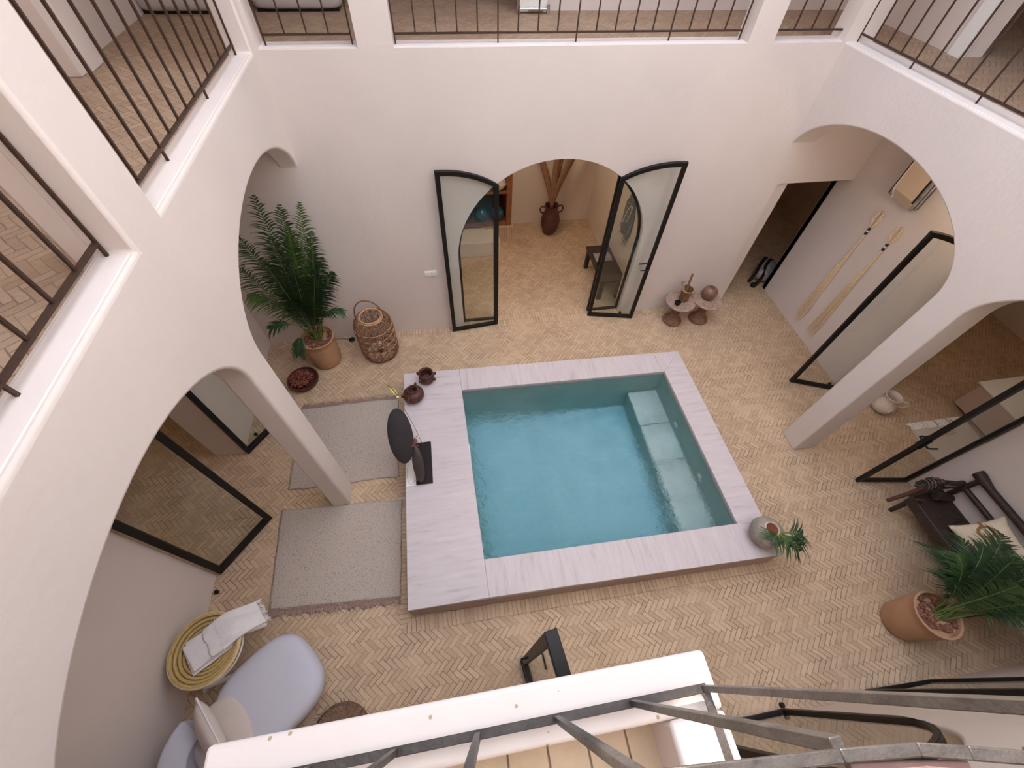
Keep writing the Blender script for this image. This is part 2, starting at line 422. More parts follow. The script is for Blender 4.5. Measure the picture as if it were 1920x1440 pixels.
pool = thing('plunge_pool', 'raised plunge pool with veined pale stone curb and blue green water', 'pool', (1.2*KP, 2.2*KP, .14)); pool.scale = (KP, KP, 1)
def pp(name, mb, m, **k):
    o = mb.build(name, m, pool, **k); o.location = (-1.2, -2.2, 0); return o
cop = MB()
NWo, NEo, SEo, SWo = PO; NWi, NEi, SEi, SWi = PI_
lx = lambda y: SWi[0]+(NWi[0]-SWi[0])*(y-SWi[1])/(NWi[1]-SWi[1])
pp('coping', MB().quadprism([SWo, (lx(.75), .765), (lx(3.8), 3.78), NWo], .19, ZP), M_stoneA, bevel=.006, smooth=30)
pp('coping', MB().quadprism([(lx(3.8), 3.78), NWi, NEi, NEo], .19, ZP), M_stoneB, bevel=.004, smooth=30)
pp('coping', MB().quadprism([NEi, SEi, SEo, NEo], .19, ZP), M_stoneA, bevel=.004, smooth=30)
pp('coping', MB().quadprism([(lx(.75), .765), SEo, SEi, SWi], .19, ZP), M_stoneB, bevel=.004, smooth=30)
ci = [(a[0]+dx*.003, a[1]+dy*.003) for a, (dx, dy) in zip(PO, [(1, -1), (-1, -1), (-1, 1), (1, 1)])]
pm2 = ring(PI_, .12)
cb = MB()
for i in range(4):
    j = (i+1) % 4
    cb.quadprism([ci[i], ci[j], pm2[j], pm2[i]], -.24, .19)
pp('curb_wall', cb, mat('curb_face_shaded', (.40, .31, .275), .85, var=.08, scale=5), smooth=0)  # same stone as the coping; its shade is put into this darker brown
bs = MB(); ZF = -.95
po2 = ring(PI_, .12)
for i in range(4):
    j = (i+1) % 4
    bs.quadprism([po2[i], po2[j], PI_[j], PI_[i]], ZF-.1, .12); bs.quadprism([po2[i], po2[j], PI_[j], PI_[i]], .12, .19, 2)
bs.quadprism([po2[3], po2[2], po2[1], po2[0]], ZF-.12, ZF, 1)
pp('basin', bs, [M_basin, M_pfloor, mat('waterline_stone', (.44, .41, .385), .7, var=.1, scale=8)], smooth=0)
bn = MB()
ys = [1.11, 1.62, 2.16, 2.75, 3.335]
for a, b in zip(ys[:-1], ys[1:]): bn.box(2.50, 2.955, a+.004, b-.004, -.45, -.41)
pp('bench_slabs', bn, M_benchstone, bevel=.004)
pp('bench', MB().box(2.52, 2.955, 1.105, 3.34, ZF, -.45), M_basin)
jt = MB()
for yy, zz in ((2.62, -.20), (1.81, -.17)):
    jt = MB().lathe([(.0, 0), (.05, 0), (.055, .006), (.03, .012), (.022, .02), (0, .02)], (2.948, yy, zz), 20, M=Matrix.Rotation(-PI/2, 3, 'Y'))
    pp('jet_nozzle', jt, M_whitetrim)
pp('skimmer_plate', MB().box(-.02, .012, 1.93, 2.55, .165, .219), M_whitetrim, bevel=.003)
w = MB().box(-.02, 2.975, 1.09, 3.41, ZF-.02, .165)
wv = MB(); wp = [(NWi[0]-.008, NWi[1]+.008), (NEi[0]+.008, NEi[1]+.008), (SEi[0]+.008, SEi[1]-.008), (SWi[0]-.008, SWi[1]-.008)]
wv.quadprism([wp[3], wp[2], wp[1], wp[0]], ZF-.03, .165)
wo = pp('water', wv, M_water, smooth=0); tag(wo, 'clear blue green pool water with small ripples')
seam = MB()
for q in ((.95, 1.2, .012, 2.1), ):
    seam.box(.98, .992, 1.2, 3.38, ZF, ZF+.002)
pp('floor_joint', seam, mat('joint_grey', (.25, .32, .30), .9), smooth=0)

# ------------------------------------------------------------------ shell
wa1 = ell(3.60, 1.26, 2.50, .70); wa2 = ell(.80, 1.26, 2.50, .70)
archwall('wall_west', 'y', XW-.20, XW, -1.2, 4.90, 0, ZS, [(-.46, 2.06, wa2), (2.34, 4.86, wa1)], M_wall, label='west arcade wall with two wide plaster arches',
         top=[(4.9, 6.1), (4.74, 6.1), (4.74, ZS), (2.30, ZS), (2.30, 6.1), (1.97, 6.1), (1.97, ZS), (-.75, ZS), (-.75, 6.1), (-1.2, 6.1)])
ea1 = ell(3.56, 1.31, 2.50, .72); ea2 = ell(.66, 1.31, 2.50, .72)
archwall('wall_east', 'y', XE, XE+.33, -1.2, 4.90, 0, ZS, [(-.65, 1.97, ea2), (2.25, 4.87, ea1)], M_wall, label='east arcade wall with two wide plaster arches',
         top=[(4.9, 6.1), (4.84, 6.1), (4.84, ZS), (1.5, ZS), (1.5, 6.1), (1.2, 6.1), (1.2, ZS), (-.75, ZS), (-.75, 6.1), (-1.2, 6.1)])
nar = lambda u: 1.30+math.sqrt(max(0, 1.31**2-(u-1.45)**2))
hall = lambda u: 2.15
ZT = 6.1; ZL = ZG-.012
archwall('wall_north', 'x', YN, YN+.22, -3.0, EE, 0, ZS, [(.14, 2.76, nar), (4.47, EE, hall)], M_wall, label='north patio wall with one arched and one square doorway and the gallery posts above',
         top=[(EE, ZL), (4.63, ZL), (4.63, ZT), (4.30, ZT), (4.30, ZS), (3.50, ZS), (3.50, ZT), (3.22, ZT), (3.22, ZS), (-.28, ZS), (-.28, ZT), (-.60, ZT), (-.60, ZS), (-1.45, ZS), (-1.45, ZT), (-1.66, ZT), (-1.66, ZL), (-3.0, ZL)])
sar = lambda u: 1.30+math.sqrt(max(0, 1.15**2-(u-1.64)**2))
sar0 = ell(-.55, .75, 1.6, .8)
archwall('wall_south', 'x', YS-.22, YS-.001, -3.0, XW-.17, 0, ZG-.012, [], M_wall2, bevel=0, label='south end wall of the west passage')
archwall('wall_south', 'x', YS-.22, YS-.001, XE+.3, EE, 0, ZG-.012, [], M_wall2, bevel=0, label='south end wall of the east passage')
archwall('wall_south', 'x', YS-.22, YS, XW-.17, XE+.3, 0, ZS, [(-1.3, .2, sar0), (.49, 2.79, sar)], M_wall2, label='south patio wall below the camera balcony')
# outer walls of the side passages
dw = lambda u: 1.30+math.sqrt(max(0, 1.31**2-(u-2.21)**2))
archwall('wall_west_outer', 'y', WW-.35, WW, -3.0, 5.0, 0, ZC+.1, [(1.47, 2.95, dw)], M_wall, label='outer wall of the west passage with a glazed doorway')
de = lambda u: 1.30+math.sqrt(max(0, 1.31**2-(u-2.06)**2))
archwall('wall_east_outer', 'y', EE, EE+.30, -3.0, 5.13, 0, ZC+.1, [(1.32, 2.80, de)], M_wall, label='outer wall of the east passage where the fibre tassels hang')
sbox('ceiling', (-3.2, XW-.19, -3.1, 5.0, ZC, ZG-.01), M_ceil, 'ceiling of the west passage')
sbox('ceiling', (XE+.32, 6.0, -3.1, 5.2, ZC, ZG-.01), M_ceil, 'ceiling of the east passage')
# north room
sbox('wall_room_north', (-.8, 4.47, 7.58, 7.75, 0, ZC), M_wall2, 'back wall of the north room')
sbox('wall_room_east', (2.95, 4.47, 5.05, 7.58, 0, ZC), M_wall2, 'solid wall between north room and hallway')
sbox('wall_room_west', (-1.0, -.8, 5.05, 7.75, 0, ZC), M_wall2, 'west wall of the north room')
sbox('ceiling', (-1.0, 4.47, 5.05, 7.75, ZC, ZG-.01), M_ceil, 'ceiling of the north room')
# hallway
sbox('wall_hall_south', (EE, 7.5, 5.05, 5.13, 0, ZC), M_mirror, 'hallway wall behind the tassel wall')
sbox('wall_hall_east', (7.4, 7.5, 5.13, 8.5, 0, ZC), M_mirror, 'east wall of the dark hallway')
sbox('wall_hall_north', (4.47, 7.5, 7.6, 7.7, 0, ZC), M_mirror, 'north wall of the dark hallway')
sbox('ceiling', (4.47, 7.5, 5.13, 8.5, ZC, ZG-.01), M_ceil, 'ceiling of the dark hallway')
# rooms behind the west and east leaves
sbox('wall_westroom', (-5.6, -5.5, .2, 4.4, 0, ZC), M_wall2, 'back wall of the west room'); 
sbox('floor', (-5.6, -4.2, -.2, 4.8, -.12, 0), M_floor, 'brick floor of the west room')
sbox('wall_westroom_north', (-5.6, WW-.35, 4.4, 4.5, 0, ZC), M_wall2, 'north wall of the west room')
sbox('wall_westroom_south', (-5.6, WW-.35, .1, .2, 0, ZC), M_wall2, 'south wall of the west room')
sbox('ceiling', (-5.6, WW-.35, .1, 4.5, ZC, ZC+.15), M_ceil, 'ceiling of the west room')
sbox('wall_eastroom', (9.4, 9.5, -.5, 4.95, 0, ZC), M_wall2, 'back wall of the east room')
sbox('wall_eastroom_north', (EE+.3, 9.5, 4.0, 4.1, 0, ZC), M_wall2, 'north wall of the east room')
sbox('wall_eastroom_south', (EE+.3, 9.5, .2, .3, 0, ZC), M_wall2, 'south wall of the east room')
sbox('ceiling', (EE+.3, 9.5, .2, 4.1, ZC, ZC+.15), M_ceil, 'ceiling of the east room')
# south rooms
sbox('wall_southroom', (-3.0, EE, -3.1, -3.0, 0, ZC), M_wall2, 'back wall of the south room')
sbox('ceiling', (XW, XE, -3.1, YS-.22, ZC, ZG-.01), M_ceil, 'ceiling of the south room')

# ------------------------------------------------------------------ galleries
def gfloor(dims, label):
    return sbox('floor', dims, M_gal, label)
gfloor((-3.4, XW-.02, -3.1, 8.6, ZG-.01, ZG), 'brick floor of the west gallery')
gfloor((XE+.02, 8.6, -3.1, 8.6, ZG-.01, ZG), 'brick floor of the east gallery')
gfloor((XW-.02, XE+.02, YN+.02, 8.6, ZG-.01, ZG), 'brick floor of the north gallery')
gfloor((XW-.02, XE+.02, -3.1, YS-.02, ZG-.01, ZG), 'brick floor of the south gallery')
# sills (rounded plaster kerbs on top of the patio walls)
sbox('trim_3', (XW-.18, XW-.025, -1.2, YN+.19, ZS-.20, ZS+.003), M_sill, 'pale plaster sill along the west gallery', .012)
sbox('trim_4', (XE+.025, XE+.26, -1.2, YN+.19, ZS-.20, ZS+.003), M_sill, 'pale plaster sill along the east gallery', .012)
sbox('trim_5', (XW-.02, XE+.02, YN+.025, YN+.20, ZS-.20, ZS+.003), M_sill, 'pale plaster sill along the north gallery', .012)
sbox('trim_6', (.57, XE, YS-.2, YS-.025, ZS-.20, ZS+.003), M_sill, 'pale plaster sill along the south gallery right of the balcony', .012)
sbox('trim_6', (XW, -.68, YS-.2, YS-.025, ZS-.20, ZS+.003), M_sill, 'pale plaster sill along the south gallery left of the balcony', .012)
struct(MB().box(-1.79, -1.66, 1.971, 2.299, ZG, ZT).build('trim_8', M_wall, bevel=.015), 'back half of the broad west gallery post')
# beam ring and parapet, roof over the galleries, open sky over the patio
bmr = MB()
bmr.box(-1.78, XW, -1.2, 5.06, ZT, 7.0); bmr.box(XE, XE+.3, -1.2, 5.06, ZT, 7.0)
bmr.box(XW, XE, YN, 5.06, ZT, 7.0); bmr.box(XW, XE, -.95, -.70, ZT, 7.0)
struct(bmr.build('wall_parapet', M_wall, smooth=0), 'plaster beam and parapet around the open sky')
rf = MB()
rf.box(-3.4, -1.78, -3.1, 8.6, 6.3, 6.5); rf.box(XE+.3, 8.6, -3.1, 8.6, 6.3, 6.5)
rf.box(-1.78, XE+.3, 5.06, 8.6, 6.3, 6.5); rf.box(-1.78, XE+.3, -3.1, -.95, 6.3, 6.5)
struct(rf.build('ceiling', M_ceil, smooth=0), 'flat roof over the galleries')
sbox('wall_gallery_north', (1.22, 5.9, 6.56, 6.7, ZG, 6.3), M_wall, 'back wall of the north gallery')
sbox('wall_gallery_far', (-3.4, 1.2, 8.45, 8.6, ZG, 6.3), M_wall, 'far wall of the north west gallery')
sbox('wall_gallery_west', (-3.25, -2.98, 4.9, 8.45, ZG, 6.3), M_wall, 'back wall of the west gallery beyond the pilaster')
struct(MB().box(-3.2, -2.86, 4.66, 5.12, ZG, 6.3).box(-3.0, -2.82, 4.78, 5.0, ZG, 6.3).build('trim_9', M_wall, bevel=.01), 'plaster pilaster beside the west gallery doorway')
sbox('wall_gallery_westend', (-3.4, -3.25, -3.1, 8.45, ZG, 6.3), M_wall, 'outer wall of the west gallery')
sbox('trim_10', (-3.25, -2.50, 2.93, 3.12, ZG, 6.3), M_wall, 'plaster wall stub in the west gallery', .01)
sbox('wall_gallery_east', (5.73, 6.03, 4.74, 8.5, ZG, 6.3), M_wall, 'back wall of the east gallery')
sbox('wall_gallery_east', (5.73, 6.03, -3.1, 3.4, ZG, 6.3), M_wall, 'back wall of the east gallery south of its doorway')
sbox('trim_11', (5.69, 5.76, 4.70, 4.86, ZG, 6.3), M_whitetrim, 'white painted door jamb of the east gallery', .005)
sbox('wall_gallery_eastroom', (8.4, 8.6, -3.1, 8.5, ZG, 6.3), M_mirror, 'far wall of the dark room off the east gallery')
sbox('wall_gallery_northend', (1.2, 8.6, 8.45, 8.6, ZG, 6.3), M_wall, 'north end wall behind the gallery rooms')
sbox('wall_gallery_south', (-3.4, 6.0, -3.1, -2.95, ZG, 6.3), M_wall, 'back wall of the south gallery')

# ------------------------------------------------------------------ balcony under the camera
bal = MB()
bx0, bx1 = -.69, .57
bal.box(bx0, bx1, YS, 0, 3.30, 3.49)
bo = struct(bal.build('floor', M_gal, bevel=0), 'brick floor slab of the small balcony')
rim = MB()
rim.box(bx0, bx1, -.13, 0.0, 3.30, 3.672); rim.box(bx0, bx0+.15, YS, -.131, 3.30, 3.672); rim.box(bx1-.15, bx1, YS, -.131, 3.30, 3.672)
struct(rim.build('trim_12', M_rim, bevel=.012), 'pale plaster rim of the small balcony under the camera')
tl = MB()
for i in range(9):
    x = bx0+.155+i*.11; tl.box(x, x+.105, YS+.01, -.135, 3.49, 3.500)
tl2 = tl.build('trim_13', mat('warm_floor_tiles', (.60, .47, .32), .6, var=.2, scale=5), bevel=.002); struct(tl2, 'long warm tiles inside the balcony rim')

# ------------------------------------------------------------------ railings
def railing(name, label, a, b, ts, feet, z0, zb, zt, m, w=.018, bw=.022, vert=.012, flat=False, extra_end=True):
    """a,b: end points (x,y); ts: baluster parameters 0..1; feet: indices that run down to the sill"""
    a = Vector((a[0], a[1], 0)); b = Vector((b[0], b[1], 0))
    t = thing(name, label, 'railing', ((a.x+b.x)/2, (a.y+b.y)/2, z0), 'railings of the upper gallery')
    loc = t.location
    def part(nm, mb): o = mb.build(nm, m, t, smooth=30); o.location = -loc; return o
    up = Vector((0, 0, 1))
    part('bottom_rail', MB().bar(a+up*zb, b+up*zb, bw, .014))
    part('top_rail', MB().bar(a+up*zt, b+up*zt, .04, .014))
    for i, s in enumerate(ts):
        p = a.lerp(b, s)
        zz = z0 if i in feet else zb
        part('baluster', MB().bar(p+up*zz, p+up*zt, vert, vert))
    return t
def lin(n): return [i/(n-1) for i in range(n)]
railing('railing', 'dark iron railing in the narrow opening left of the north gallery', (-1.40, 4.93), (-.65, 4.93), lin(5), (0, 4), ZS, 3.755, 4.62, M_rail)
railing('railing', 'longest dark iron railing, centre of the north gallery', (-.265, 4.93), (3.17, 4.93), lin(19), (0, 5, 9, 14, 18), ZS, 3.755, 4.62, M_rail)
railing('railing', 'dark iron railing in the narrow opening right of the north gallery', (3.55, 4.93), (4.33, 4.93), lin(5), (0, 4), ZS, 3.755, 4.62, M_rail)
railing('railing', 'dark iron railing of the west gallery beside the sofa', (-1.605, 2.32), (-1.605, 4.70), lin(14), (0, 3, 8, 13), ZS, 3.75, 4.62, M_rail, bw=.024, vert=.014)
railing('railing', 'dark iron railing at the left edge of the view, nearest in the west gallery', (-1.605, -.70), (-1.605, 1.95), lin(14), (0, 4, 9, 13), ZS, 3.75, 4.62, M_rail, bw=.026, vert=.014)
railing('railing', 'dark iron railing of the east gallery, upper right', (4.46, 1.52), (4.46, 4.83), lin(18), (0, 5, 9, 13, 17), ZS, 3.745, 4.62, M_rail)
# near railing of the balcony
t = thing('balcony_railing', 'worn grey iron railing right under the camera on the pale rim', 'railing', (0, -.08, ZS))
def npart(nm, mb, m=M_railgrey, **k): o = mb.build(nm, m, t, smooth=30, bevel=.0015, **k); o.location = (0, .08, -ZS); return o
npart('bottom_rail', MB().bar((-.62, -.08, 3.70), (.53, -.08, 3.70), .020, .008))
npart('side_rail', MB().bar((.525, -.075, 3.70), (.525, -.60, 3.70), .020, .008))
npart('side_rail', MB().bar((-.62, -.075, 3.70), (-.62, -.60, 3.70), .020, .008))
for i in range(7):
    x = .525-.1925*i
    npart('baluster', MB().bar((x, -.08, 3.672 if i in (0, 3, 6) else 3.70), (x, -.098, 4.46 if i else 4.54), .014, .014, up=(0, 1, 0)))
for i in range(1, 3):
    npart('baluster', MB().bar((.525, -.08-.19*i, 3.70), (.525, -.13-.19*i, 4.46), .014, .014, up=(0, 1, 0)))
hp = [(-.66, -.09, 4.46), (-.2, -.085, 4.46), (.14, -.087, 4.46), (.33, -.102, 4.46), (.41, -.110, 4.46), (.46, -.121, 4.46), (.535, -.138, 4.46)]
hm = MB()
for a_, b_ in zip(hp[:-1], hp[1:]): hm.bar(Vector(a_)-Vector((0, .004, 0)), Vector(b_)-Vector((0, .004, 0)), .012, .005)
npart('hand_rail', hm)
npart('hand_rail', MB().bar((.528, -.13, 4.46), (.528, -.64, 4.46), .018, .008))
npart('rail_cap', MB().bar((.335, -.124, 4.452), (.455, -.142, 4.452), .024, .010), M_railwood)

# ------------------------------------------------------------------ glazed door leaves
def leaf(n, label, hinge, free, top, thick=.045, fr=.055, handle=None, zb=.012, single=True):
    """top(u): height at distance u from the hinge"""
    hx, hy = hinge; d = Vector((free[0]-hx, free[1]-hy)); w_ = d.length; d.normalize(); nrm = Vector((-d.y, d.x))
    t = thing('door_%d' % n, label, None, (hx, hy, 0), kind='structure')
    K = 14
    def P(u, z, o): p = Vector((0, 0))+d*u+nrm*o; return (p.x, p.y, z)
    outer = [(0, zb), (w_, zb)]+[(w_*(1-i/K), top(w_*(1-i/K))) for i in range(K+1)]
    inner = [(fr, zb+fr), (w_-fr, zb+fr)]+[((w_-fr)-(w_-2*fr)*i/K, top((w_-fr)-(w_-2*fr)*i/K)-fr) for i in range(K+1)]
    n_ = len(outer); f = MB(); vs = []
    for o in (-thick/2, thick/2):
        vs += [P(u, z, o) for u, z in outer]+[P(u, z, o) for u, z in inner]
    fs = []
    for i in range(n_):
        j = (i+1) % n_
        fs += [(i, j, n_+j, n_+i), (2*n_+i, 3*n_+i, 3*n_+j, 2*n_+j), (i, 2*n_+i, 2*n_+j, j), (n_+i, n_+j, 3*n_+j, 3*n_+i)]
    f.add(vs, fs); fo = f.build('frame', M_black, t, smooth=25, bevel=.004)
    g = MB(); vs = [P(u, z, -.004) for u, z in inner]+[P(u, z, .004) for u, z in inner]
    fs = [tuple(range(n_)), tuple(range(2*n_-1, n_-1, -1))]+[(i, n_+i, n_+(i+1) % n_, (i+1) % n_) for i in range(n_)]
    g.add(vs, fs); g.build('glass_pane', M_glass, t, smooth=0)
    if handle:
        hz = handle; h = MB()
        for s in (-1, 1):
            h.tube([P(w_-.03, hz, s*thick/2), P(w_-.03, hz, s*(thick/2+.05)), P(w_-.05, hz, s*(thick/2+.055)), P(w_-.15, hz-.012, s*(thick/2+.05))], .010, 8)
            h.bar(P(w_-.03, hz-.09, s*(thick/2+.003)), P(w_-.03, hz+.09, s*(thick/2+.003)), .03, .006, up=(d.x, d.y, 0))
        h.build('door_handle', M_black, fo)
    return t
T = lambda hw, r=1.31, zc=1.30: (lambda u: zc-.02+math.sqrt(max(0, r*r-(hw-u)**2)))
leaf(1, 'left leaf of the big arched glass door, folded back on the north wall', (.69, 4.815), (-.05, 4.735), T(.755))
leaf(2, 'right leaf of the big arched glass door with black lever handles', (2.21, 4.815), (2.945, 4.665), T(.755), handle=1.05)
leaf(3, 'glass door leaf standing open in the west passage, near side', (WW+.03, 1.48), (-2.38, 2.04), T(.755), thick=.06, fr=.06)
leaf(4, 'glass door leaf in the west passage half hidden behind the pillar', (WW+.03, 2.93), (-2.40, 3.50), T(.755), thick=.06, fr=.055)
leaf(5, 'open glass door leaf beside the hanging tassels in the east passage', (EE-.03, 2.80), (4.915, 3.06), T(.755))
leaf(6, 'open glass door leaf beside the dark wooden bench in the east passage', (EE-.03, 1.34), (4.90, 1.44), T(.755), handle=1.05)
leaf(7, 'glass door leaf standing open below the balcony, top edge seen', (.42, YS+.02), (.31, .20), T(.755, 1.31, 1.25), handle=1.05, thick=.07)
leaf(8, 'closed arched glass door leaf in the south wall right of the balcony', (2.71, YS+.02), (1.58, YS+.02), lambda u: 1.28+math.sqrt(max(0, 1.15**2-(1.14-u)**2)), thick=.05)
leaf(9, 'glass door leaf folded on the south wall at the lower right', (3.58, YS+.03), (4.32, YS-.02+.02), T(.755), thick=.045)
# fixed side lights of the big north arch
def sidelight(n, label, xa, xb):
    t = thing('window_%d' % n, label, None, ((xa+xb)/2, 4.93, 0), kind='structure')
    K = 16; f = .03; outer = [(xa, .01), (xb, .01)]+[(xb+(xa-xb)*i/K, nar(xb+(xa-xb)*i/K)-.004) for i in range(K+1)]
    cx, cz = (xa+xb)/2, 1.1
    s_ = 1 if xa < 1 else -1
    inner = []
    for u, z in outer: inner.append((min(max(u, xa+f), xb-f), 0))
    inner = [(xa+f, .01+f), (xb-f, .01+f)]+[((xb-f)+((xa+f)-(xb-f))*i/K, 0) for i in range(K+1)]
    inner = inner[:2]+[(u, 1.30+math.sqrt(max(0, (1.31-f)**2-(u-1.45)**2))-.004) for u, _ in inner[2:]]
    n_ = len(outer); vs = []
    for o in (-.02, .02): vs += [(u-t.location.x, o, z) for u, z in outer]+[(u-t.location.x, o, z) for u, z in inner]
    fs = []
    for i in range(n_):
        j = (i+1) % n_
        fs += [(i, j, n_+j, n_+i), (2*n_+i, 3*n_+i, 3*n_+j, 2*n_+j), (i, 2*n_+i, 2*n_+j, j), (n_+i, n_+j, 3*n_+j, 3*n_+i)]
    MB().add(vs, fs).build('window_frame', M_black, t, smooth=25)
    vs = [(u-t.location.x, -.003, z) for u, z in inner]+[(u-t.location.x, .003, z) for u, z in inner]
    fs = [tuple(range(n_)), tuple(range(2*n_-1, n_-1, -1))]+[(i, n_+i, n_+(i+1) % n_, (i+1) % n_) for i in range(n_)]
    MB().add(vs, fs).build('glass_pane', M_glass, t, smooth=0)
sidelight(1, 'fixed side light left in the big arched doorway', .145, .67)
sidelight(2, 'fixed side light right in the big arched doorway', 2.23, 2.755)
# thin frame line round the arch
fr = MB(); pts = [(.675, 4.93, 2.35)]
fr.tube([(u, 4.93, nar(u)-.012) for u in [.67+(2.23-.67)*i/24 for i in range(25)]], .014, 6)
struct(fr.build('trim_14', M_black), 'thin black frame along the crown of the big arch')
# little round door stops
for (x, y), l in zip([(5.5, 2.92), (-2.80, 1.29), (-2.76, 3.20), (2.70, -.55), (2.78, 4.80)],
                     ['small black door stop by the leaf next to the tassels', 'small black door stop near the basket table',
                      'small black door stop behind the left pillar', 'small black door stop by the south wall door', 'small black door stop at the right leaf of the arched door']):
    tag(MB().lathe([(.022, 0), (.022, .03), (.016, .04), (0, .042)], (x, y, 0), 16).build('door_stop', M_black), l, 'door stop', 'black door stops')

# ------------------------------------------------------------------ palms
def frond_mesh(base, tip, sag=.25, nl=34, ll=.26, lw=.016, droop=.45, start=.25, twist=0., curl=1.0, seed=0, face=None):
    rnd = random.Random(seed)
    b, t = Vector(base), Vector(tip); ctrl = b.lerp(t, .5)+Vector((0, 0, sag))
    def Q(s): return b*(1-s)**2+ctrl*2*s*(1-s)+t*s*s
    def D(s): return ((ctrl-b)*(1-s)+(t-ctrl)*s).normalized()
    r = MB(); pts = [Q(i/14) for i in range(15)]
    r.tube(pts, [.007*(1-i/15)+.0018 for i in range(15)], 5, mi=1)
    for i in range(nl):
        s = start+(1-start)*(i+.5)/nl
        p = Q(s); d = D(s)
        up = Vector((0, 0, 1)) if face is None else Vector(face)
        side = d.cross(up)
        if side.length < .15: side = d.cross(Vector((.3, 1, 0)))
        side.normalize(); nrm = side.cross(d).normalized()
        L_ = ll*(math.sin(PI*min(1, (s-start)/(1-start)*.86+.14))**.55)*(.85+.3*rnd.random())
        for sg in (-1, 1):
            ang = math.radians(62-26*s+rnd.uniform(-7, 7))
            dir_ = (d*math.cos(ang)+side*sg*math.sin(ang)+nrm*(.22+rnd.uniform(-.1, .1))).normalized()
            wv = dir_.cross(nrm).normalized()*(lw*(.8+.4*rnd.random())/2)
            cs = []
            for k in range(5):
                q = k/4; c = p+dir_*L_*q+Vector((0, 0, -droop*L_*q*q))
                ww = wv*(1-q**2.2)*(1 if k else .55)
                cs.append((c-ww, c+ww))
            vs = [v for c in cs for v in c]
            r.add(vs, [(2*k, 2*k+1, 2*k+3, 2*k+2) for k in range(4)], 0)
    return r
def chips(mb, c, rad, n, rnd):
    for _ in range(n):
        a = rnd.random()*2*PI; q = math.sqrt(rnd.random())*rad
        p = Vector((c[0]+q*math.cos(a), c[1]+q*math.sin(a), c[2]+rnd.random()*.025))
        R_ = Matrix.Rotation(rnd.random()*6, 3, 'Z') @ Matrix.Rotation(rnd.uniform(-.4, .4), 3, 'X')
        L_, W_ = rnd.uniform(.02, .04), rnd.uniform(.012, .02)
        mb.hexa([p+R_ @ Vector(v) for v in [(-L_, -W_, -.006), (L_, -W_*.7, -.006), (L_*.8, W_, -.006), (-L_, W_*.8, -.006), (-L_*.8, -W_*.7, .008), (L_*.7, -W_*.5, .008), (L_*.7, W_*.7, .008), (-L_*.8, W_*.6, .008)]])
def tallpot(parent, r0=.185, r1=.205, h=.50):
    pr = [(0, 0), (r0*.78, 0), (r0*.93, .02), (r0, .06), (r0*1.05, h*.4), (r1*1.0, h*.8), (r1, h-.03), (r1+.010, h-.02), (r1+.010, h), (r1-.012, h), (r1-.02, h-.05), (0, h-.05)]
    return MB().lathe(pr, n=44).build('pot', M_terra, parent, smooth=50)

# NW palm
t = thing('potted_palm', 'tall feathery palm in a terracotta pot in the left corner under the arch', 'potted plant', (-1.95, 4.38, 0))
tallpot(t, .205, .225, .52)
rnd = random.Random(3)
cm = MB(); chips(cm, (0, 0, .475), .19, 70, rnd); tag(cm.build('bark_mulch', M_bark, t, smooth=0), kind='stuff')
O = Vector((-1.95, 4.38, 0))
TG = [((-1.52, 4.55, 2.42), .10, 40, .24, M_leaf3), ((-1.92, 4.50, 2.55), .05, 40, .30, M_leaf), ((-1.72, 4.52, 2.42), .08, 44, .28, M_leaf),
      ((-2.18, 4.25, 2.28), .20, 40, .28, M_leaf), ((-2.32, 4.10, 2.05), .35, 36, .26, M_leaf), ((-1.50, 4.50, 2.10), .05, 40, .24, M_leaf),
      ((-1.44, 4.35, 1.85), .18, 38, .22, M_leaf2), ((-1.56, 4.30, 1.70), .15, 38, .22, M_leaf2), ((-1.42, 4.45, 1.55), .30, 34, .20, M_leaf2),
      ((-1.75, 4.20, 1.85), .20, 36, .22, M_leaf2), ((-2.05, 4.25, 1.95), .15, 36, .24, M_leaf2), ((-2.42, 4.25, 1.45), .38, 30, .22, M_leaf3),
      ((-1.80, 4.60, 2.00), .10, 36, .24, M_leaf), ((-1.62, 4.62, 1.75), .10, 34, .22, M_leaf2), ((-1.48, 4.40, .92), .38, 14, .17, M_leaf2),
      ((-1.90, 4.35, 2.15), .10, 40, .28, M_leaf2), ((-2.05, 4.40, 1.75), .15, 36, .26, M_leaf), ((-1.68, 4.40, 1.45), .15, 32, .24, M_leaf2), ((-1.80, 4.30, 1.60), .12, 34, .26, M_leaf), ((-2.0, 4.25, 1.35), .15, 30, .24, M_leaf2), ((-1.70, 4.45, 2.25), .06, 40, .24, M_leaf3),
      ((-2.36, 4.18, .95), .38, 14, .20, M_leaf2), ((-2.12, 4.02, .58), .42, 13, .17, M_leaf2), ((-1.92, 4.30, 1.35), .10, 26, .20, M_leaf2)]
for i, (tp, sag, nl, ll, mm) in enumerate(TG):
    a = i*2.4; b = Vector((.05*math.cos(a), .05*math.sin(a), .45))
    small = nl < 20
    frond_mesh(b, Vector(tp)-O, sag, nl if small else int(nl*1.1), ll if small else ll*1.08, .024 if small else .019, .6 if small else .42, .55 if small else .26, seed=i, face=(.0, -.9, .45) if not small else None).build('frond', [mm, M_stem], t, smooth=60, weld=False)

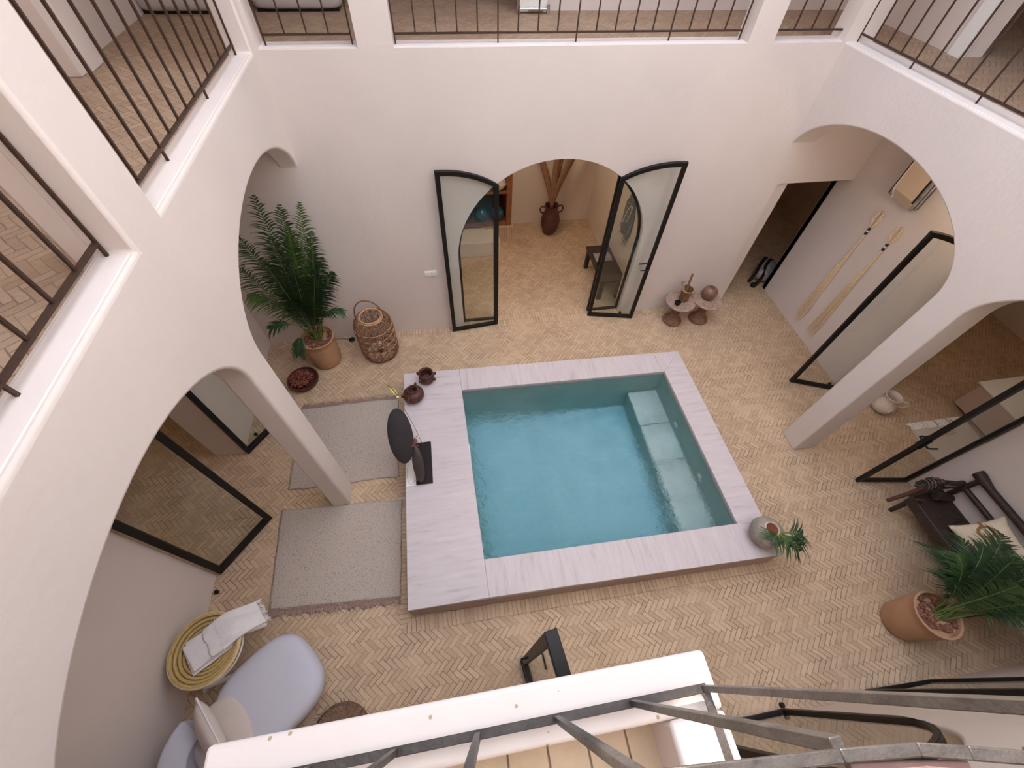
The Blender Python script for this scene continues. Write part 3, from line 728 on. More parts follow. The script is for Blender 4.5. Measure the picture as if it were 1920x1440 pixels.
# SE palm
t = thing('potted_palm', 'deep green palm in a terracotta pot at the right edge near the bench', 'potted plant', (4.33, -.09, 0))
tallpot(t, .19, .205, .52)
cm = MB(); chips(cm, (0, 0, .475), .17, 60, rnd); tag(cm.build('bark_mulch', M_bark, t, smooth=0), kind='stuff')
SE = [((.62, .10, 1.10), .25), ((.35, .45, 1.05), .25), ((.60, .42, .88), .35), ((.10, .42, 1.00), .25), ((.75, .25, .78), .40), ((.85, -.10, .95), .35), ((.50, -.22, 1.15), .22),
      ((.20, .30, 1.35), .10), ((.45, .20, 1.45), .12), ((.15, .10, 1.25), .12), ((.55, .62, .72), .42), ((.20, .56, .72), .42), ((.95, .25, .85), .45), ((.35, -.05, 1.45), .10), ((.05, .26, .80), .30),
      ((.70, -.05, 1.25), .2), ((.30, .12, .95), .1), ((.90, .45, .80), .45), ((.55, .25, 1.15), .2), ((.75, .55, .95), .4)]
for i, (tp, sag) in enumerate(SE):
    a = i*2.4
    frond_mesh((.05*math.cos(a)+.05, .05*math.sin(a), .47), tp, sag, 30, .27, .017, .45, .30, seed=50+i).build('frond', [M_leaf2 if i % 3 else M_leaf, M_stem], t, smooth=60, weld=False)

# round vase with leaf on the curb corner
t = thing('round_vase', 'round grey green vase with a spilling palm sprig on the curb corner', 'vase', (3.155*KP, .925*KP, ZQ))
MB().lathe([(0, 0), (.07, 0), (.11, .02), (.155, .08), (.170, .14), (.158, .20), (.12, .245), (.078, .262), (.070, .270), (.062, .262), (.060, .24), (.10, .18), (.12, .1), (0, .05)], n=40).build('vase_body', mat('mottled_glaze', (.30, .26, .225), .45, var=.3, scale=12), t)
MB().lathe([(0, .238), (.05, .240), (.062, .250)], n=32).build('soil', mat('red_clay_inside', (.17, .042, .022), .8), t)
MB().lathe([(.062, .262), (.067, .272), (.073, .270), (.078, .262)], n=32).build('rim', mat('pale_rim_glaze', (.62, .50, .42), .5), t)
for i, (tp, sag, st) in enumerate([((.30, -.10, .24), .10, .35), ((.22, -.24, .16), .12, .4), ((.10, -.19, .24), .06, .3), ((-.06, -.10, .28), .04, .2), ((.34, -.19, .12), .12, .45)]):
    frond_mesh((.03, -.05, .25), tp, sag, 9, .22, .017, .35, st, seed=90+i).build('leaf_sprig', [M_leaf if i in (2, 3) else M_leaf2, M_stem], t, smooth=60, weld=False)

# ------------------------------------------------------------------ rattan lantern
t = thing('rattan_lantern', 'open weave rattan lantern with loop handle by the north wall', 'lantern', (-1.165, 4.455, 0))
prof = lambda z: .268*(1-max(0, (.10-z)/.10)**2*.22)*(1-max(0, (z-.56)/.20)**2*.36)
HZ = .74; K = 18
wv = MB()
for z in (.01, .12, .24, .36, .48, .60, .70):
    r = prof(z); wv.tube([(r*math.cos(2*PI*i/36), r*math.sin(2*PI*i/36), z) for i in range(36)], .007, 5, closed=True, mi=1 if z in (.24, .36, .48, .6) else 0)
for zz0, zz1 in ((0, .12), (.12, .24), (.24, .36), (.36, .48), (.48, .60), (.60, .73)):
    for i in range(K):
        for s in (-1, 1, 0):
            a0 = 2*PI*i/K; pts = []
            for k in range(5):
                q = k/4; z = zz0+(zz1-zz0)*q; a = a0+s*(2*PI/K)*q*1.0
                r = prof(z)+.004*math.sin(q*PI)
                pts.append((r*math.cos(a), r*math.sin(a), z))
            wv.tube(pts, .0056, 4, mi=0)
wv.build('weave', [M_rattan, M_rattan2], t, smooth=60, weld=False)
MB().tube([(.150*math.cos(2*PI*i/36), .150*math.sin(2*PI*i/36), .755) for i in range(36)], .012, 8, closed=True).tube([(.165*math.cos(2*PI*i/36), .165*math.sin(2*PI*i/36), .735) for i in range(36)], .010, 8, closed=True).build('top_ring', M_rattan2, t)
MB().tube([(.20*math.cos(PI*i/20)*1., -.02-.02*math.cos(PI*i/20), .70+.36*math.sin(PI*i/20)**.8) for i in range(21)], .010, 8).build('handle', M_rattan, t)
MB().tube([(.235*math.cos(2*PI*i/36), .235*math.sin(2*PI*i/36), .006) for i in range(36)], .010, 6, closed=True).bar((-.23, 0, .006), (.23, 0, .006), .02, .008).bar((0, -.23, .006), (0, .23, .006), .02, .008).build('base_ring', M_rattan, t)
MB().lathe([(0, 0), (.035, 0), (.035, .06), (.02, .10), (0, .1)], (0, 0, .01), 16).build('lamp_socket', M_black, t); sock = bpy.data.objects['lamp_socket']
MB().lathe([(.015, 0), (.03, .03), (.042, .07), (.03, .105), (0, .115)], (0, 0, .11), 20).build('light_bulb', mat('milky_bulb', (.8, .78, .72), .2), sock)
cd = MB().tube([(-1.38, 4.60, .006), (-1.46, 4.68, .006), (-1.55, 4.73, .006), (-1.60, 4.745, .008)], .004, 6)
cd.tube([(-1.64, 4.76, .008), (-1.75, 4.79, .008), (-1.88, 4.80, .01)], .004, 6)
cdt = thing('lamp_cord', 'thin black lamp cord with round foot switch between pot and lantern', 'cord', (-1.6, 4.74, 0))
o = cd.build('cord', M_black, cdt); o.location = (1.6, -4.74, 0)
o = MB().lathe([(0, 0), (.045, 0), (.048, .012), (.03, .024), (0, .026)], (-1.625, 4.755, 0), 20).build('foot_switch', M_black, cdt); o.location = (1.6, -4.74, 0)

# bowl of dried flowers
t = thing('dark_bowl', 'low dark red clay bowl on the floor beside the terracotta pot', 'bowl', (-2.24, 4.0, 0))
MB().lathe([(0, 0), (.14, 0), (.19, .03), (.215, .08), (.212, .10), (.200, .10), (.19, .06), (.15, .03), (0, .025)], n=40).build('bowl_body', M_darkclay, t)
df = MB(); rnd = random.Random(5)
for _ in range(260):
    a = rnd.random()*2*PI; q = math.sqrt(rnd.random())*.15
    p = Vector((q*math.cos(a)-.03, q*math.sin(a)+.01, .07+.09*(1-(q/.16)**2)*rnd.random()))
    d = Vector((rnd.uniform(-1, 1), rnd.uniform(-1, 1), rnd.uniform(.2, 1))).normalized()*.035
    df.tube([p, p+d*.5+Vector((0, 0, .004)), p+d], [.003, .013, .002], 5)
df.build('flower_heap', M_driedred, None, smooth=60, weld=False)
o = bpy.data.objects['flower_heap']; o.location = (-2.24, 4.0, 0); tag(o, 'heap of dried dark red flower heads in the low clay bowl', 'dried flowers', kind='stuff')

# pots on the curb
def claypot(name, label, loc, prof, lugs, rz=0):
    t = thing(name, label, 'pot', loc, rz=rz)
    MB().lathe(prof, n=40).build('pot_body', M_darkclay, t)
    for a, r, z in lugs:
        p = Vector((r*math.cos(a), r*math.sin(a), z)); q = Vector((math.cos(a), math.sin(a), 0))
        MB().tube([p-q*.01+Vector((0, 0, .012)), p+q*.028+Vector((0, 0, .008)), p+q*.028-Vector((0, 0, .012)), p-q*.01-Vector((0, 0, .018))], [.015, .015, .014, .014], 10).build('lug', M_darkclay, t)
claypot('clay_pot', 'squat dark clay pot with narrow raised mouth, nearer of the curb pair', (-.655*KP, 3.36*KP, ZQ),
        [(0, 0), (.06, 0), (.11, .03), (.135, .075), (.130, .115), (.10, .15), (.065, .168), (.062, .185), (.070, .20), (.060, .20), (.05, .18), (.045, .15), (.08, .10), (0, .05)],
        [(PI/2-.2, .12, .12), (-PI/2-.5, .12, .12), (PI+.15, .125, .10)])
claypot('clay_pot', 'dark clay pot with wide open mouth, farther of the curb pair', (-.475*KP, 3.63*KP, ZQ),
        [(0, 0), (.06, 0), (.09, .025), (.105, .075), (.10, .12), (.085, .145), (.090, .165), (.098, .175), (.088, .178), (.075, .16), (.078, .13), (.085, .09), (.07, .05), (0, .04)],
        [(PI-.4, .10, .12), (-.5, .10, .10), (.2, .10, .12), (PI+.8, .1, .12)])

# ------------------------------------------------------------------ sculpture on the curb
t = thing('disc_sculpture', 'black sculpture of two oval discs on a flat black plate at the curb edge', 'sculpture', (-.565*KP, 2.37*KP, ZQ))
MB().box(-.095, .095, -.27, .27, 0, .028).build('base_plate', M_blackgloss, t, bevel=.006)
def disc(nm, c, a, b, th, eul, m):
    R_ = Matrix.Rotation(eul[2], 3, 'Z') @ Matrix.Rotation(eul[0], 3, 'X') @ Matrix.Rotation(eul[1], 3, 'Y')
    o = MB().lathe([(0, -th), (.5, -th*.85), (.9, -th*.4), (1, 0), (.9, th*.4), (.5, th*.85), (0, th)], (0, 0, 0), 48).build(nm, m, t, smooth=60)
    o.data.transform(Matrix.Diagonal((a, b, 1, 1))); o.data.transform(R_.to_4x4()); o.location = c; return o
disc('oval_disc', (-.185, .12, .50), .135, .31, .008, (math.radians(28), math.radians(6), math.radians(6)), M_blackgloss)
disc('oval_disc', (-.035, -.13, .24), .062, .215, .022, (math.radians(48), 0, math.radians(3)), mat('charcoal_lacquer', (.055, .042, .042), .3, spec=.6))
MB().tube([(-.03, -.22, .02), (-.03, -.2, .1)], .006, 6).tube([(-.05, .10, .02), (-.10, .11, .25), (-.175, .12, .49)], .005, 6).build('support_rod', M_black, t)
MB().tube([(-.005, .24, .02), (-.06, .34, .30), (-.13, .44, .52), (-.18, .50, .70)], .0028, 6).build('thin_wire', M_gold, t)
MB().lathe([(0, -.017), (.012, -.012), (.017, 0), (.012, .012), (0, .017)], (-.18, .50, .71), 14).build('pearl_bead', mat('cream_bead', (.75, .70, .55), .3), t)
lf = MB().grid(lambda u, v: Vector((-.18-.10*v+(u-.5)*.055*math.sin(PI*min(1, v*.9+.08)), .50+.14*v, .72+.05*math.sin(v*2)+abs(u-.5)*.02)), 4, 10)
lf.build('gold_leaf_blade', M_gold, t, solid=.003)
MB().tube([(-.10, -.22, .032), (-.02, -.215, .032)], .004, 6).build('small_pin', M_gold, t)
fb = MB(); rnd = random.Random(9)
for _ in range(120):
    p = Vector((-.055+rnd.uniform(-.035, .03), .06+rnd.uniform(-.07, .07), .36+rnd.uniform(-.05, .08)))
    d = Vector((rnd.uniform(-1, 1), rnd.uniform(-.4, 1), rnd.uniform(-.3, 1))).normalized()*.03
    fb.tube([p, p+d*.5, p+d], [.002, .006, .001], 4)
tag(fb.build('dried_flower_tuft', mat('brown_dried_petals', (.24, .11, .085), .85, var=.4, scale=50), None, smooth=0, weld=False), 'small tuft of brown dried flowers held by the black sculpture', 'dried flowers', kind='stuff')
bpy.data.objects['dried_flower_tuft'].location = (-.565*KP, 2.37*KP, ZQ)
t = thing('white_card', 'square white card with a thin circle under the sculpture plate', 'card', (-.715*KP, 2.26*KP, ZQ))
MB().box(-.065, .05, -.16, .16, 0, .004).build('sheet', M_card, t)
MB().tube([(-.005+.05*math.cos(2*PI*i/40), .145*math.sin(2*PI*i/40), .0045) for i in range(40)], .0013, 4, closed=True).build('printed_ring', mat('thin_ink', (.15, .12, .12), .7), t)

# ------------------------------------------------------------------ rugs
def rug(label, q, fringe_side, seed):
    t = thing('woven_rug', label, 'rug', ((q[0][0]+q[2][0])/2, (q[0][1]+q[2][1])/2, 0), group='pale woven rugs beside the pool')
    L0 = Vector(t.location); rn = random.Random(seed)
    NW, NE, SE_, SW = [Vector(p) for p in q]
    def fn(u, v):
        a = NW.lerp(NE, u); b = SW.lerp(SE_, u); p = b.lerp(a, v)
        e = .006*math.sin(u*17+seed)+.004*math.sin(u*31)
        return Vector((p.x-L0.x+(.006*math.sin(v*19+seed) if u in (0, 1) else 0), p.y-L0.y+(e if v in (0, 1) else 0), .010+.003*math.sin(u*6+seed)*math.sin(v*5)+ (.006*math.exp(-((u-.62)*14)**2) if seed == 1 else .006*math.exp(-((u-.08)*25)**2))))
    MB().grid(fn, 48, 40).build('woven_field', M_rug, t, solid=.014, smooth=60)
    # brown knotted band with ragged fringe
    if fringe_side == 'N': A, B, s = NW, NE, 1
    else: A, B, s = SW, SE_, -1
    f = MB(); n = 90
    vs = []; fs = []
    for i in range(n+1):
        p = A.lerp(B, i/n)-Vector((L0.x, L0.y)); wl = .060+.030*rn.random()**2+.012*math.sin(i*.5)
        vs += [(p.x, p.y-s*.005, .004), (p.x, p.y-s*.005, .018), (p.x+rn.uniform(-.006, .006), p.y+s*wl, .003), (p.x, p.y+s*wl*.8, .013)]
    for i in range(n):
        a = i*4; b = a+4
        fs += [(a+1, b+1, b+3, a+3), (a+3, b+3, b+2, a+2), (a, a+2, b+2, b), (a, b, b+1, a+1)]
    f.add(vs, fs).build('fringe_band', M_fringe, t, smooth=0, weld=False)
    ft = MB()
    for i in range(170):
        p = A.lerp(B, rn.random())-Vector((L0.x, L0.y)); l_ = rn.uniform(.05, .115)
        ft.tube([(p.x, p.y+s*.03, .014), (p.x+rn.uniform(-.02, .02), p.y+s*l_*.7, .012), (p.x+rn.uniform(-.03, .03), p.y+s*l_, .004)], [.002, .0022, .001], 4)
    o = ft.build('fringe_threads', mat('pale_thread', (.45, .33, .25), .9), t, smooth=0, weld=False); o['kind'] = 'stuff'
    for A2, B2 in ((NW, SW), (NE, SE_)):
        bd = MB(); m_ = 46
        for i in range(m_):
            p = A2.lerp(B2, (i+.5)/m_)-Vector((L0.x, L0.y))
            bd.lathe([(0, 0), (.006, .003), (.006, .008), (0, .012)], (p.x+rn.uniform(-.003, .003), p.y, .006), 6)
        bd.build('selvedge_knots', M_fringe, t, smooth=60)
    return t
rug('pale woven rug behind the left pillar, farther from the camera', [(-2.22, 3.53), (-.91, 3.53), (-.91, 2.34), (-2.23, 2.34)], 'N', 1)
rug('pale woven rug in front of the left pillar, nearer the camera', [(-2.27, 2.10), (-.87, 2.03), (-.89, .95), (-2.23, 1.03)], 'S', 2)

# ------------------------------------------------------------------ basket table, towel, chair
t = thing('basket_side_table', 'round woven straw basket table with white legs in the left passage', 'side table', (-2.50, .69, 0))
bk = MB()
for i in range(9):
    r = .03+.245*i/8.; z = .47+.065*(i/8.)**2.5
    bk.tube([(r*math.cos(2*PI*k/44), r*math.sin(2*PI*k/44), z) for k in range(44)], .0150, 8, closed=True)
bk.lathe([(0, .456), (.10, .458), (.20, .466), (.262, .505), (.27, .52)], n=44)
bk.build('straw_tray', M_straw, t, weld=False)
MB().tube([(.288*math.cos(2*PI*k/44), .288*math.sin(2*PI*k/44), .532) for k in range(44)], .013, 8, closed=True).build('tray_rim', mat('pale_straw_rim', (.62, .50, .30), .7, var=.2, scale=60), t)
for a in (math.radians(-125), math.radians(38), math.radians(150)):
    MB().tube([(.08*math.cos(a), .08*math.sin(a), .46), (.33*math.cos(a), .33*math.sin(a), .022)], [.018, .022], 12).build('leg', M_whitetrim, t)
MB().tube([(-.15, -.25, .10), (.10, -.20, .12)], .022, 12).build('cross_bar', M_whitetrim, t)
MB().lathe([(.28, .0), (.285, .012), (.27, .012), (.27, 0)], (0, 0, .44), 40).build('hoop', M_whitetrim, t)

t = thing('white_towel', 'folded white towel with fringed end lying in the straw basket table', 'towel', (-2.44, .74, .50))
R_ = Matrix.Rotation(math.radians(35), 3, 'Z')
def tow(u, v, L0, L1, W0, W1, z):
    return None
for k, (dx, dy, rot_, wx, wy, z) in enumerate([(-.04, -.03, 33, .36, .29, .015), (-.035, -.02, 28, .33, .27, .035), (-.045, -.03, 38, .30, .25, .056)]):
    Rk = Matrix.Rotation(math.radians(rot_), 3, 'Z')
    def fn(u, v, wx=wx, wy=wy, z=z, Rk=Rk, dx=dx, dy=dy):
        p = Rk @ Vector(((u-.5)*wx, (v-.5)*wy, 0)); e = noise.noise(Vector((u*3+k, v*3, k)))*.008
        return Vector((p.x+dx, p.y+dy, z+e))
    MB().grid(fn, 14, 12).build('fold_layer', M_white, t, solid=.016, bevel=0, sub=1)
def tail(u, v):
    # runs to the north-east and hangs over the tray rim
    s = v; a = math.radians(33); L_ = s*.42-.06
    x = L_*math.cos(a); y = L_*math.sin(a); z = .075 if s < .45 else .075-.15*((s-.45)/.55)**1.6
    side = Vector((-math.sin(a), math.cos(a)))*(u-.5)*.26*(1+.12*math.sin(s*5))
    return Vector((x+side.x+.02, y+side.y+.01, z+.010*math.sin(u*11+s*4)+noise.noise(Vector((u*5, s*6, 2)))*.012))
MB().grid(tail, 18, 24).build('draped_end', M_white, t, solid=.010, sub=1)
fg = MB(); rnd = random.Random(11)
for i in range(60):
    p = tail(rnd.random(), 1.0); p2 = p+Vector((.03*rnd.random(), .03*rnd.random(), -.03-.03*rnd.random()))
    fg.tube([p, (p+p2)/2+Vector((.012, .006, 0)), p2], .0024, 4)
for i in range(60):
    p = tail(rnd.random(), .28)+Vector((0, 0, .012)); p2 = p+Vector((-.02+.03*rnd.random(), .03*rnd.uniform(-1, 1), .004))
    fg.tube([p, p2], .0024, 4)
o = fg.build('towel_fringe', M_white, t, smooth=0, weld=False); o['kind'] = 'stuff'

t = thing('lounge_chair', 'rounded pale lavender grey lounge chair in the left passage', 'chair', (-2.15, .15, 0))
Rz = Matrix.Rotation(math.radians(38), 3, 'Z')
# seat axis +X local points to the north-east (front)
seat = [(.10, .20, .18, 2.6, 0, 0), (.14, .34, .30, 2.8, .02, 0), (.22, .40, .355, 2.9, .03, 0), (.32, .425, .375, 3.0, .03, 0), (.40, .41, .36, 3.0, .03, 0), (.435, .36, .31, 2.8, .03, 0), (.45, .25, .2, 2.5, .03, 0), (.445, .10, .08, 2, .03, 0)]
def rr(rings, M4): return MB().loft(rings, M4, 56)
M4 = Matrix.Translation(Vector((.17, .125, 0))) @ Rz.to_4x4()
rr(seat, M4).build('seat', M_lavender, t, smooth=80, sub=1)
# wrap-around back: an upright rounded shell
bkm = MB()
def backfn(u, v):
    ang = math.radians(105+150*u); r = .32+.03*math.sin(PI*v)
    h = .14+.50*v*(.80+.20*math.sin(PI*u))
    return M4b @ Vector((r*math.cos(ang)*.92, r*math.sin(ang)*.98, h))
M4b = Matrix.Translation(Vector((-.06, -.20, 0))) @ Rz.to_4x4()
bkm.grid(backfn, 30, 14)
bkm.build('backrest', M_lavender, t, solid=.20, sub=2, smooth=80)
rr([(.12, .20, .24, 2.6, 0, 0), (.20, .24, .28, 2.8, 0, 0), (.40, .24, .28, 2.8, 0, 0), (.45, .20, .24, 2.6, 0, 0), (.46, .1, .1, 2, 0, 0)], Matrix.Translation(Vector((-.11, -.10, .02))) @ Rz.to_4x4()).build('rear_seat', M_cream, t, smooth=80, sub=1)
for a, b in ((.35, .22), (.35, -.22), (-.25, .2), (-.25, -.2)):
    p = Rz @ Vector((a, b, 0)); MB().tube([(p.x, p.y, 0), (p.x*.93, p.y*.93, .14)], [.014, .02], 10).build('leg', M_darkwood, t)
def pillow(name, parent, W_, H_, T_, M4, m, nn=16):
    def f(sg):
        def fn(u, v):
            a, b = 2*u-1, 2*v-1
            th = T_*(max(0, 1-abs(a)**3)*max(0, 1-abs(b)**3))**.55
            pin = 1-.10*(1-abs(a)**2)*abs(b)**4; pin2 = 1-.10*(1-abs(b)**2)*abs(a)**4
            return M4 @ Vector((a*W_*pin2, b*H_*pin, sg*th))
        return fn
    mb = MB(); mb.grid(f(1), nn, nn); mb.grid(f(-1), nn, nn)
    return mb.build(name, m, parent, smooth=70)
pt = thing('seat_pillow', 'cream pillow with pale piping leaning in the lounge chair', 'pillow', (-2.22, .06, .50))
Mp = Rz.to_4x4() @ Matrix.Rotation(math.radians(-62), 4, 'Y')
pillow('pillow_body', pt, .19, .25, .07, Matrix.Translation(Vector((-.02, .0, .14))) @ Mp, M_cream)
pp_ = [Matrix.Translation(Vector((-.02, 0, .14))) @ Mp @ Vector((.19*s[0]*(1-.1*(1-s[1]**2)), .25*s[1]*(1-.1*(1-s[0]**2)), 0)) for s in ([(-1+.1*i, -1) for i in range(20)]+[(1, -1+.1*i) for i in range(20)]+[(1-.1*i, 1) for i in range(20)]+[(-1, 1-.1*i) for i in range(20)])]
MB().tube(pp_, .008, 6, closed=True).build('piping', M_white, bpy.data.objects['pillow_body'])

# brown straw pouf, partly under the balcony edge
t = thing('straw_pouf', 'low brown woven straw pouf just beyond the balcony rim', 'pouf', (-1.40, -.12, 0))
MB().lathe([(0, 0), (.22, 0), (.25, .05), (.25, .12), (.22, .17), (.12, .185), (0, .18)], n=40).build('pouf_body', M_strawdark, t)
sf = MB(); rnd = random.Random(2)
for i in range(160):
    a = rnd.random()*2*PI; r = rnd.uniform(.17, .24)
    sf.tube([(r*math.cos(a), r*math.sin(a), .165), ((r+.02)*math.cos(a+.1), (r+.02)*math.sin(a+.1), .175), ((r+.045)*math.cos(a+.17), (r+.045)*math.sin(a+.17), .15)], .003, 4)
o = sf.build('loose_straws', M_fringe, t, smooth=0, weld=False); o['kind'] = 'stuff'

# ------------------------------------------------------------------ wooden stools and what stands on them
def stool(label, x, y, sc=1.0):
    t = thing('wooden_stool', label, 'stool', (x, y, 0), group='carved hourglass stools'); t.scale = (1.17, 1.17, 1.0)
    MB().lathe([(0, 0), (.12, 0), (.135, .015), (.13, .04), (.105, .075), (.07, .12), (.055, .19), (.06, .25), (.095, .32), (.15, .375), (.168, .40)], n=36).build('pedestal', M_wood, t)
    MB().lathe([(.06, .385), (.165, .395), (.195, .41), (.198, .43), (.185, .438), (.15, .428), (.0, .422)], n=40).build('dished_top', M_woodtop, t)
    return t
stool('left hourglass wooden stool, carrying mortar and small black cup', 3.60, 4.52)
stool('right hourglass wooden stool, carrying the round wooden vase', 4.06, 4.50)
t = thing('wooden_mortar', 'brown wooden mortar on the left hourglass stool', 'mortar', (3.66, 4.56, .424))
MB().lathe([(0, 0), (.07, 0), (.078, .02), (.075, .10), (.088, .18), (.098, .225), (.09, .23), (.08, .21), (.065, .10), (0, .07)], n=32).build('mortar_body', M_brass, t)
MB().lathe([(.095, .215), (.101, .222), (.098, .23), (.09, .229)], n=32).build('pale_rim', M_rattan2, t)
p1 = MB().tube([(3.655, 4.56, .52), (3.685, 4.63, .72), (3.70, 4.66, .86)], [.022, .018, .016], 12); 
tag(p1.build('wooden_pestle', M_wood), 'taller dark wooden pestle leaning in the mortar', 'pestle', 'pestles in the mortar')
p2 = MB().tube([(3.63, 4.58, .56), (3.60, 4.63, .68), (3.585, 4.65, .75)], [.022, .024, .026], 12)
tag(p2.build('wooden_pestle', M_woodtop), 'shorter pale pestle leaning left in the mortar', 'pestle', 'pestles in the mortar')
t = thing('black_cup', 'small black cup on the left hourglass stool', 'cup', (3.525, 4.47, .424))
MB().lathe([(0, 0), (.035, 0), (.046, .02), (.048, .05), (.042, .052), (.036, .03), (0, .015)], n=28).build('cup_body', M_black, t)
t = thing('wooden_vase', 'round dark wooden vase with small mouth on the right hourglass stool', 'vase', (4.08, 4.56, .424))
MB().lathe([(0, 0), (.06, 0), (.10, .03), (.118, .09), (.115, .14), (.09, .185), (.05, .205), (.040, .21), (.036, .19), (.0, .12)], n=36).build('vase_body', mat('polished_wood', (.20, .105, .075), .35, var=.4, scale=10), t)

# white switch plate on the north wall
t = thing('switch_plate', 'white double switch plate on the north wall left of the arched door', 'switch', (-.265, YN-.006, 1.11))
MB().box(-.085, .085, -.006, .006, -.045, .045).build('plate', M_whitetrim, t, bevel=.004)
plt = bpy.data.objects['plate']
for x in (-.04, .04): MB().box(x-.03, x+.03, -.011, -.006, -.028, .028).build('rocker', M_whitetrim, plt, bevel=.002)

# ------------------------------------------------------------------ fibre tassels
def tassel(label, y, seed):
    t = thing('fibre_tassel', label, 'wall hanging', (EE, y, 2.1), group='long fibre tassels on the east wall')
    rn = random.Random(seed); tail_ = MB()
    for i in range(46):
        a = rn.uniform(-.085, .085); b = rn.uniform(.004, .03); zl = rn.uniform(-1.95, -1.75)
        tail_.tube([(-.012, rn.uniform(-.012, .012), -.33), (-.012-b*.5, a*.30, -.75), (-.012-b*.8, a*.65, -1.3), (-.01-b, a, zl)], [.0036, .0034, .003, .0018], 4)
    tail_.build('strands', M_whisk, t, smooth=0, weld=False)
    lp = MB()
    for i in range(9):
        wd = .022+.004*i
        lp.tube([(-.015, .008, -.25), (-.018-.002*i, wd, -.12), (-.02, wd*.75, -.03), (-.02, 0, .01*rn.random()), (-.02, -wd*.75, -.03), (-.018+.002*i, -wd, -.12), (-.015, -.008, -.25)], .0026, 4)
    lp.build('loop', M_whisk, t, smooth=0, weld=False)
    bn = MB()
    bn.lathe([(.014, -.27), (.018, -.265), (.018, -.24), (.014, -.235)], (-.014, 0, 0), 14).lathe([(.014, -.335), (.018, -.33), (.018, -.30), (.014, -.295)], (-.014, 0, 0), 14)
    bn.build('binding', M_whiskband, t)
    MB().lathe([(.013, -.297), (.017, -.29), (.017, -.272), (.013, -.268)], (-.014, 0, 0), 14).build('pale_binding', M_white, t)
    MB().tube([(0, 0, .0), (-.03, 0, .0)], .004, 8).build('nail', M_chrome, t)
tassel('left long pale fibre tassel, farther from the open glass leaf', 4.14, 1)
tassel('right long pale fibre tassel, nearer the open glass leaf', 3.79, 2)

# ------------------------------------------------------------------ box lantern on the tassel wall
t = thing('wall_lantern', 'beige box lantern with dark edges high on the tassel wall', 'wall light', (EE, 3.96, 2.32))
bl = MB(); n2 = [(-.001, .04), (-.10, 0), (-.175, .12), (-.175, .80), (-.001, .80)]
vs = [(x, -.15, z) for x, z in n2]+[(x, .15, z) for x, z in n2]; k_ = len(n2)
bl.add(vs, [tuple(range(k_)), tuple(range(2*k_-1, k_-1, -1))]+[(i, (i+1) % k_, k_+(i+1) % k_, k_+i) for i in range(k_)])
bl.build('panel_body', M_ac, t, smooth=0, bevel=.003)
MB().bar((-.172, .155, .11), (-.172, .155, .80), .014, .012).bar((-.098, .155, -.005), (-.172, .155, .11), .012, .014).build('pale_edge', M_whitetrim, t)
MB().box(-.14, -.01, .151, .19, .02, .80).build('side_strip', M_greyfab, t)
MB().bar((-.135, .20, .03), (-.135, .20, .80), .012, .012).build('dark_edge', M_stick, t)
MB().box(-.13, -.03, -.175, -.151, .01, .80).build('side_strip', M_greyfab, t)
for x in (-.172, -.09, -.03): MB().bar((x, -.168, .02 if x > -.1 else .10), (x, -.168, .80), .014, .014).build('dark_edge', M_black, t)

# ------------------------------------------------------------------ bag in the hallway
t = thing('duffel_bag', 'grey bag with black straps on the dark hallway floor', 'bag', (5.78, 5.45, 0), rz=math.radians(42))
bgm = MB().loft([(0, .20, .12, 3, 0, 0), (.04, .30, .17, 3, 0, 0), (.12, .32, .18, 2.6, 0, 0), (.20, .27, .13, 2.4, 0, 0), (.24, .18, .06, 2, 0, 0)], None, 40)
o = bgm.build('bag_body', M_greyfab, t, sub=1, smooth=70)
for i, (y0, y1) in enumerate(((-.03, .03), (.10, .12))):
    MB().tube([(-.42, y0+.02, .03), (-.30, y0, .16), (-.1, y1, .245), (.12, y1, .25), (.28, y0, .17)], [.03, .026, .028, .028, .02], 8).build('strap', M_black, t)
MB().lathe([(0, 0), (.05, .0), (.055, .04), (.03, .065), (0, .07)], (-.44, .02, 0), 18).build('wheel', M_black, t)
MB().lathe([(0, 0), (.045, .0), (.05, .04), (0, .07)], (.40, .08, .02), 18).build('wheel', M_black, t)

# ------------------------------------------------------------------ east passage: jug, rug, cabinet
t = thing('ceramic_jug', 'white ceramic jug with handle on the floor behind the right pillar', 'jug', (5.98, 2.42, 0))
MB().lathe([(0, 0), (.08, 0), (.13, .04), (.15, .11), (.13, .18), (.09, .22), (.085, .26), (.11, .31), (.10, .312), (.075, .27), (.08, .22), (.11, .15), (0, .05)], n=36).build('jug_body', M_ceramic, t)
MB().tube([(.08, -.05, .26), (.14, -.10, .27), (.18, -.13, .22), (.16, -.115, .16), (.11, -.07, .14)], .014, 10).build('handle', M_ceramic, t)
MB().lathe([(0, 0), (.03, 0), (.03, .012), (0, .014)], (-.03, -.135, .13), 18, M=Matrix.Rotation(PI/2, 3, 'X')).build('round_knob', M_card, t)
t = thing('white_rug', 'white rug with shaggy fringe on the floor inside the east doorway', 'rug', (6.85, 1.72, 0))
MB().box(-.65, .25, -.32, .30, 0, .015).build('rug_field', mat('cream_wool', (.62, .56, .47), .95, var=.1, scale=30, bump=.4), t)
fm = MB(); rnd = random.Random(8)
for i in range(140):
    x = rnd.uniform(-.65, .25); fm.tube([(x, .29, .012), (x+rnd.uniform(-.02, .02), .35, .02), (x+rnd.uniform(-.03, .03), .40, .004)], .005, 4)
o = fm.build('shaggy_fringe', M_card, t, smooth=0, weld=False); o['kind'] = 'stuff'
t = thing('low_cabinet', 'low white cabinet with a dark slot in the east room', 'cabinet', (7.75, 1.95, 0))
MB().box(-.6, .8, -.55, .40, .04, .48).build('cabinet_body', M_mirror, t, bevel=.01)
MB().box(-.63, .83, -.58, .43, .48, .51).build('cabinet_top', M_whitetrim, t, bevel=.005)
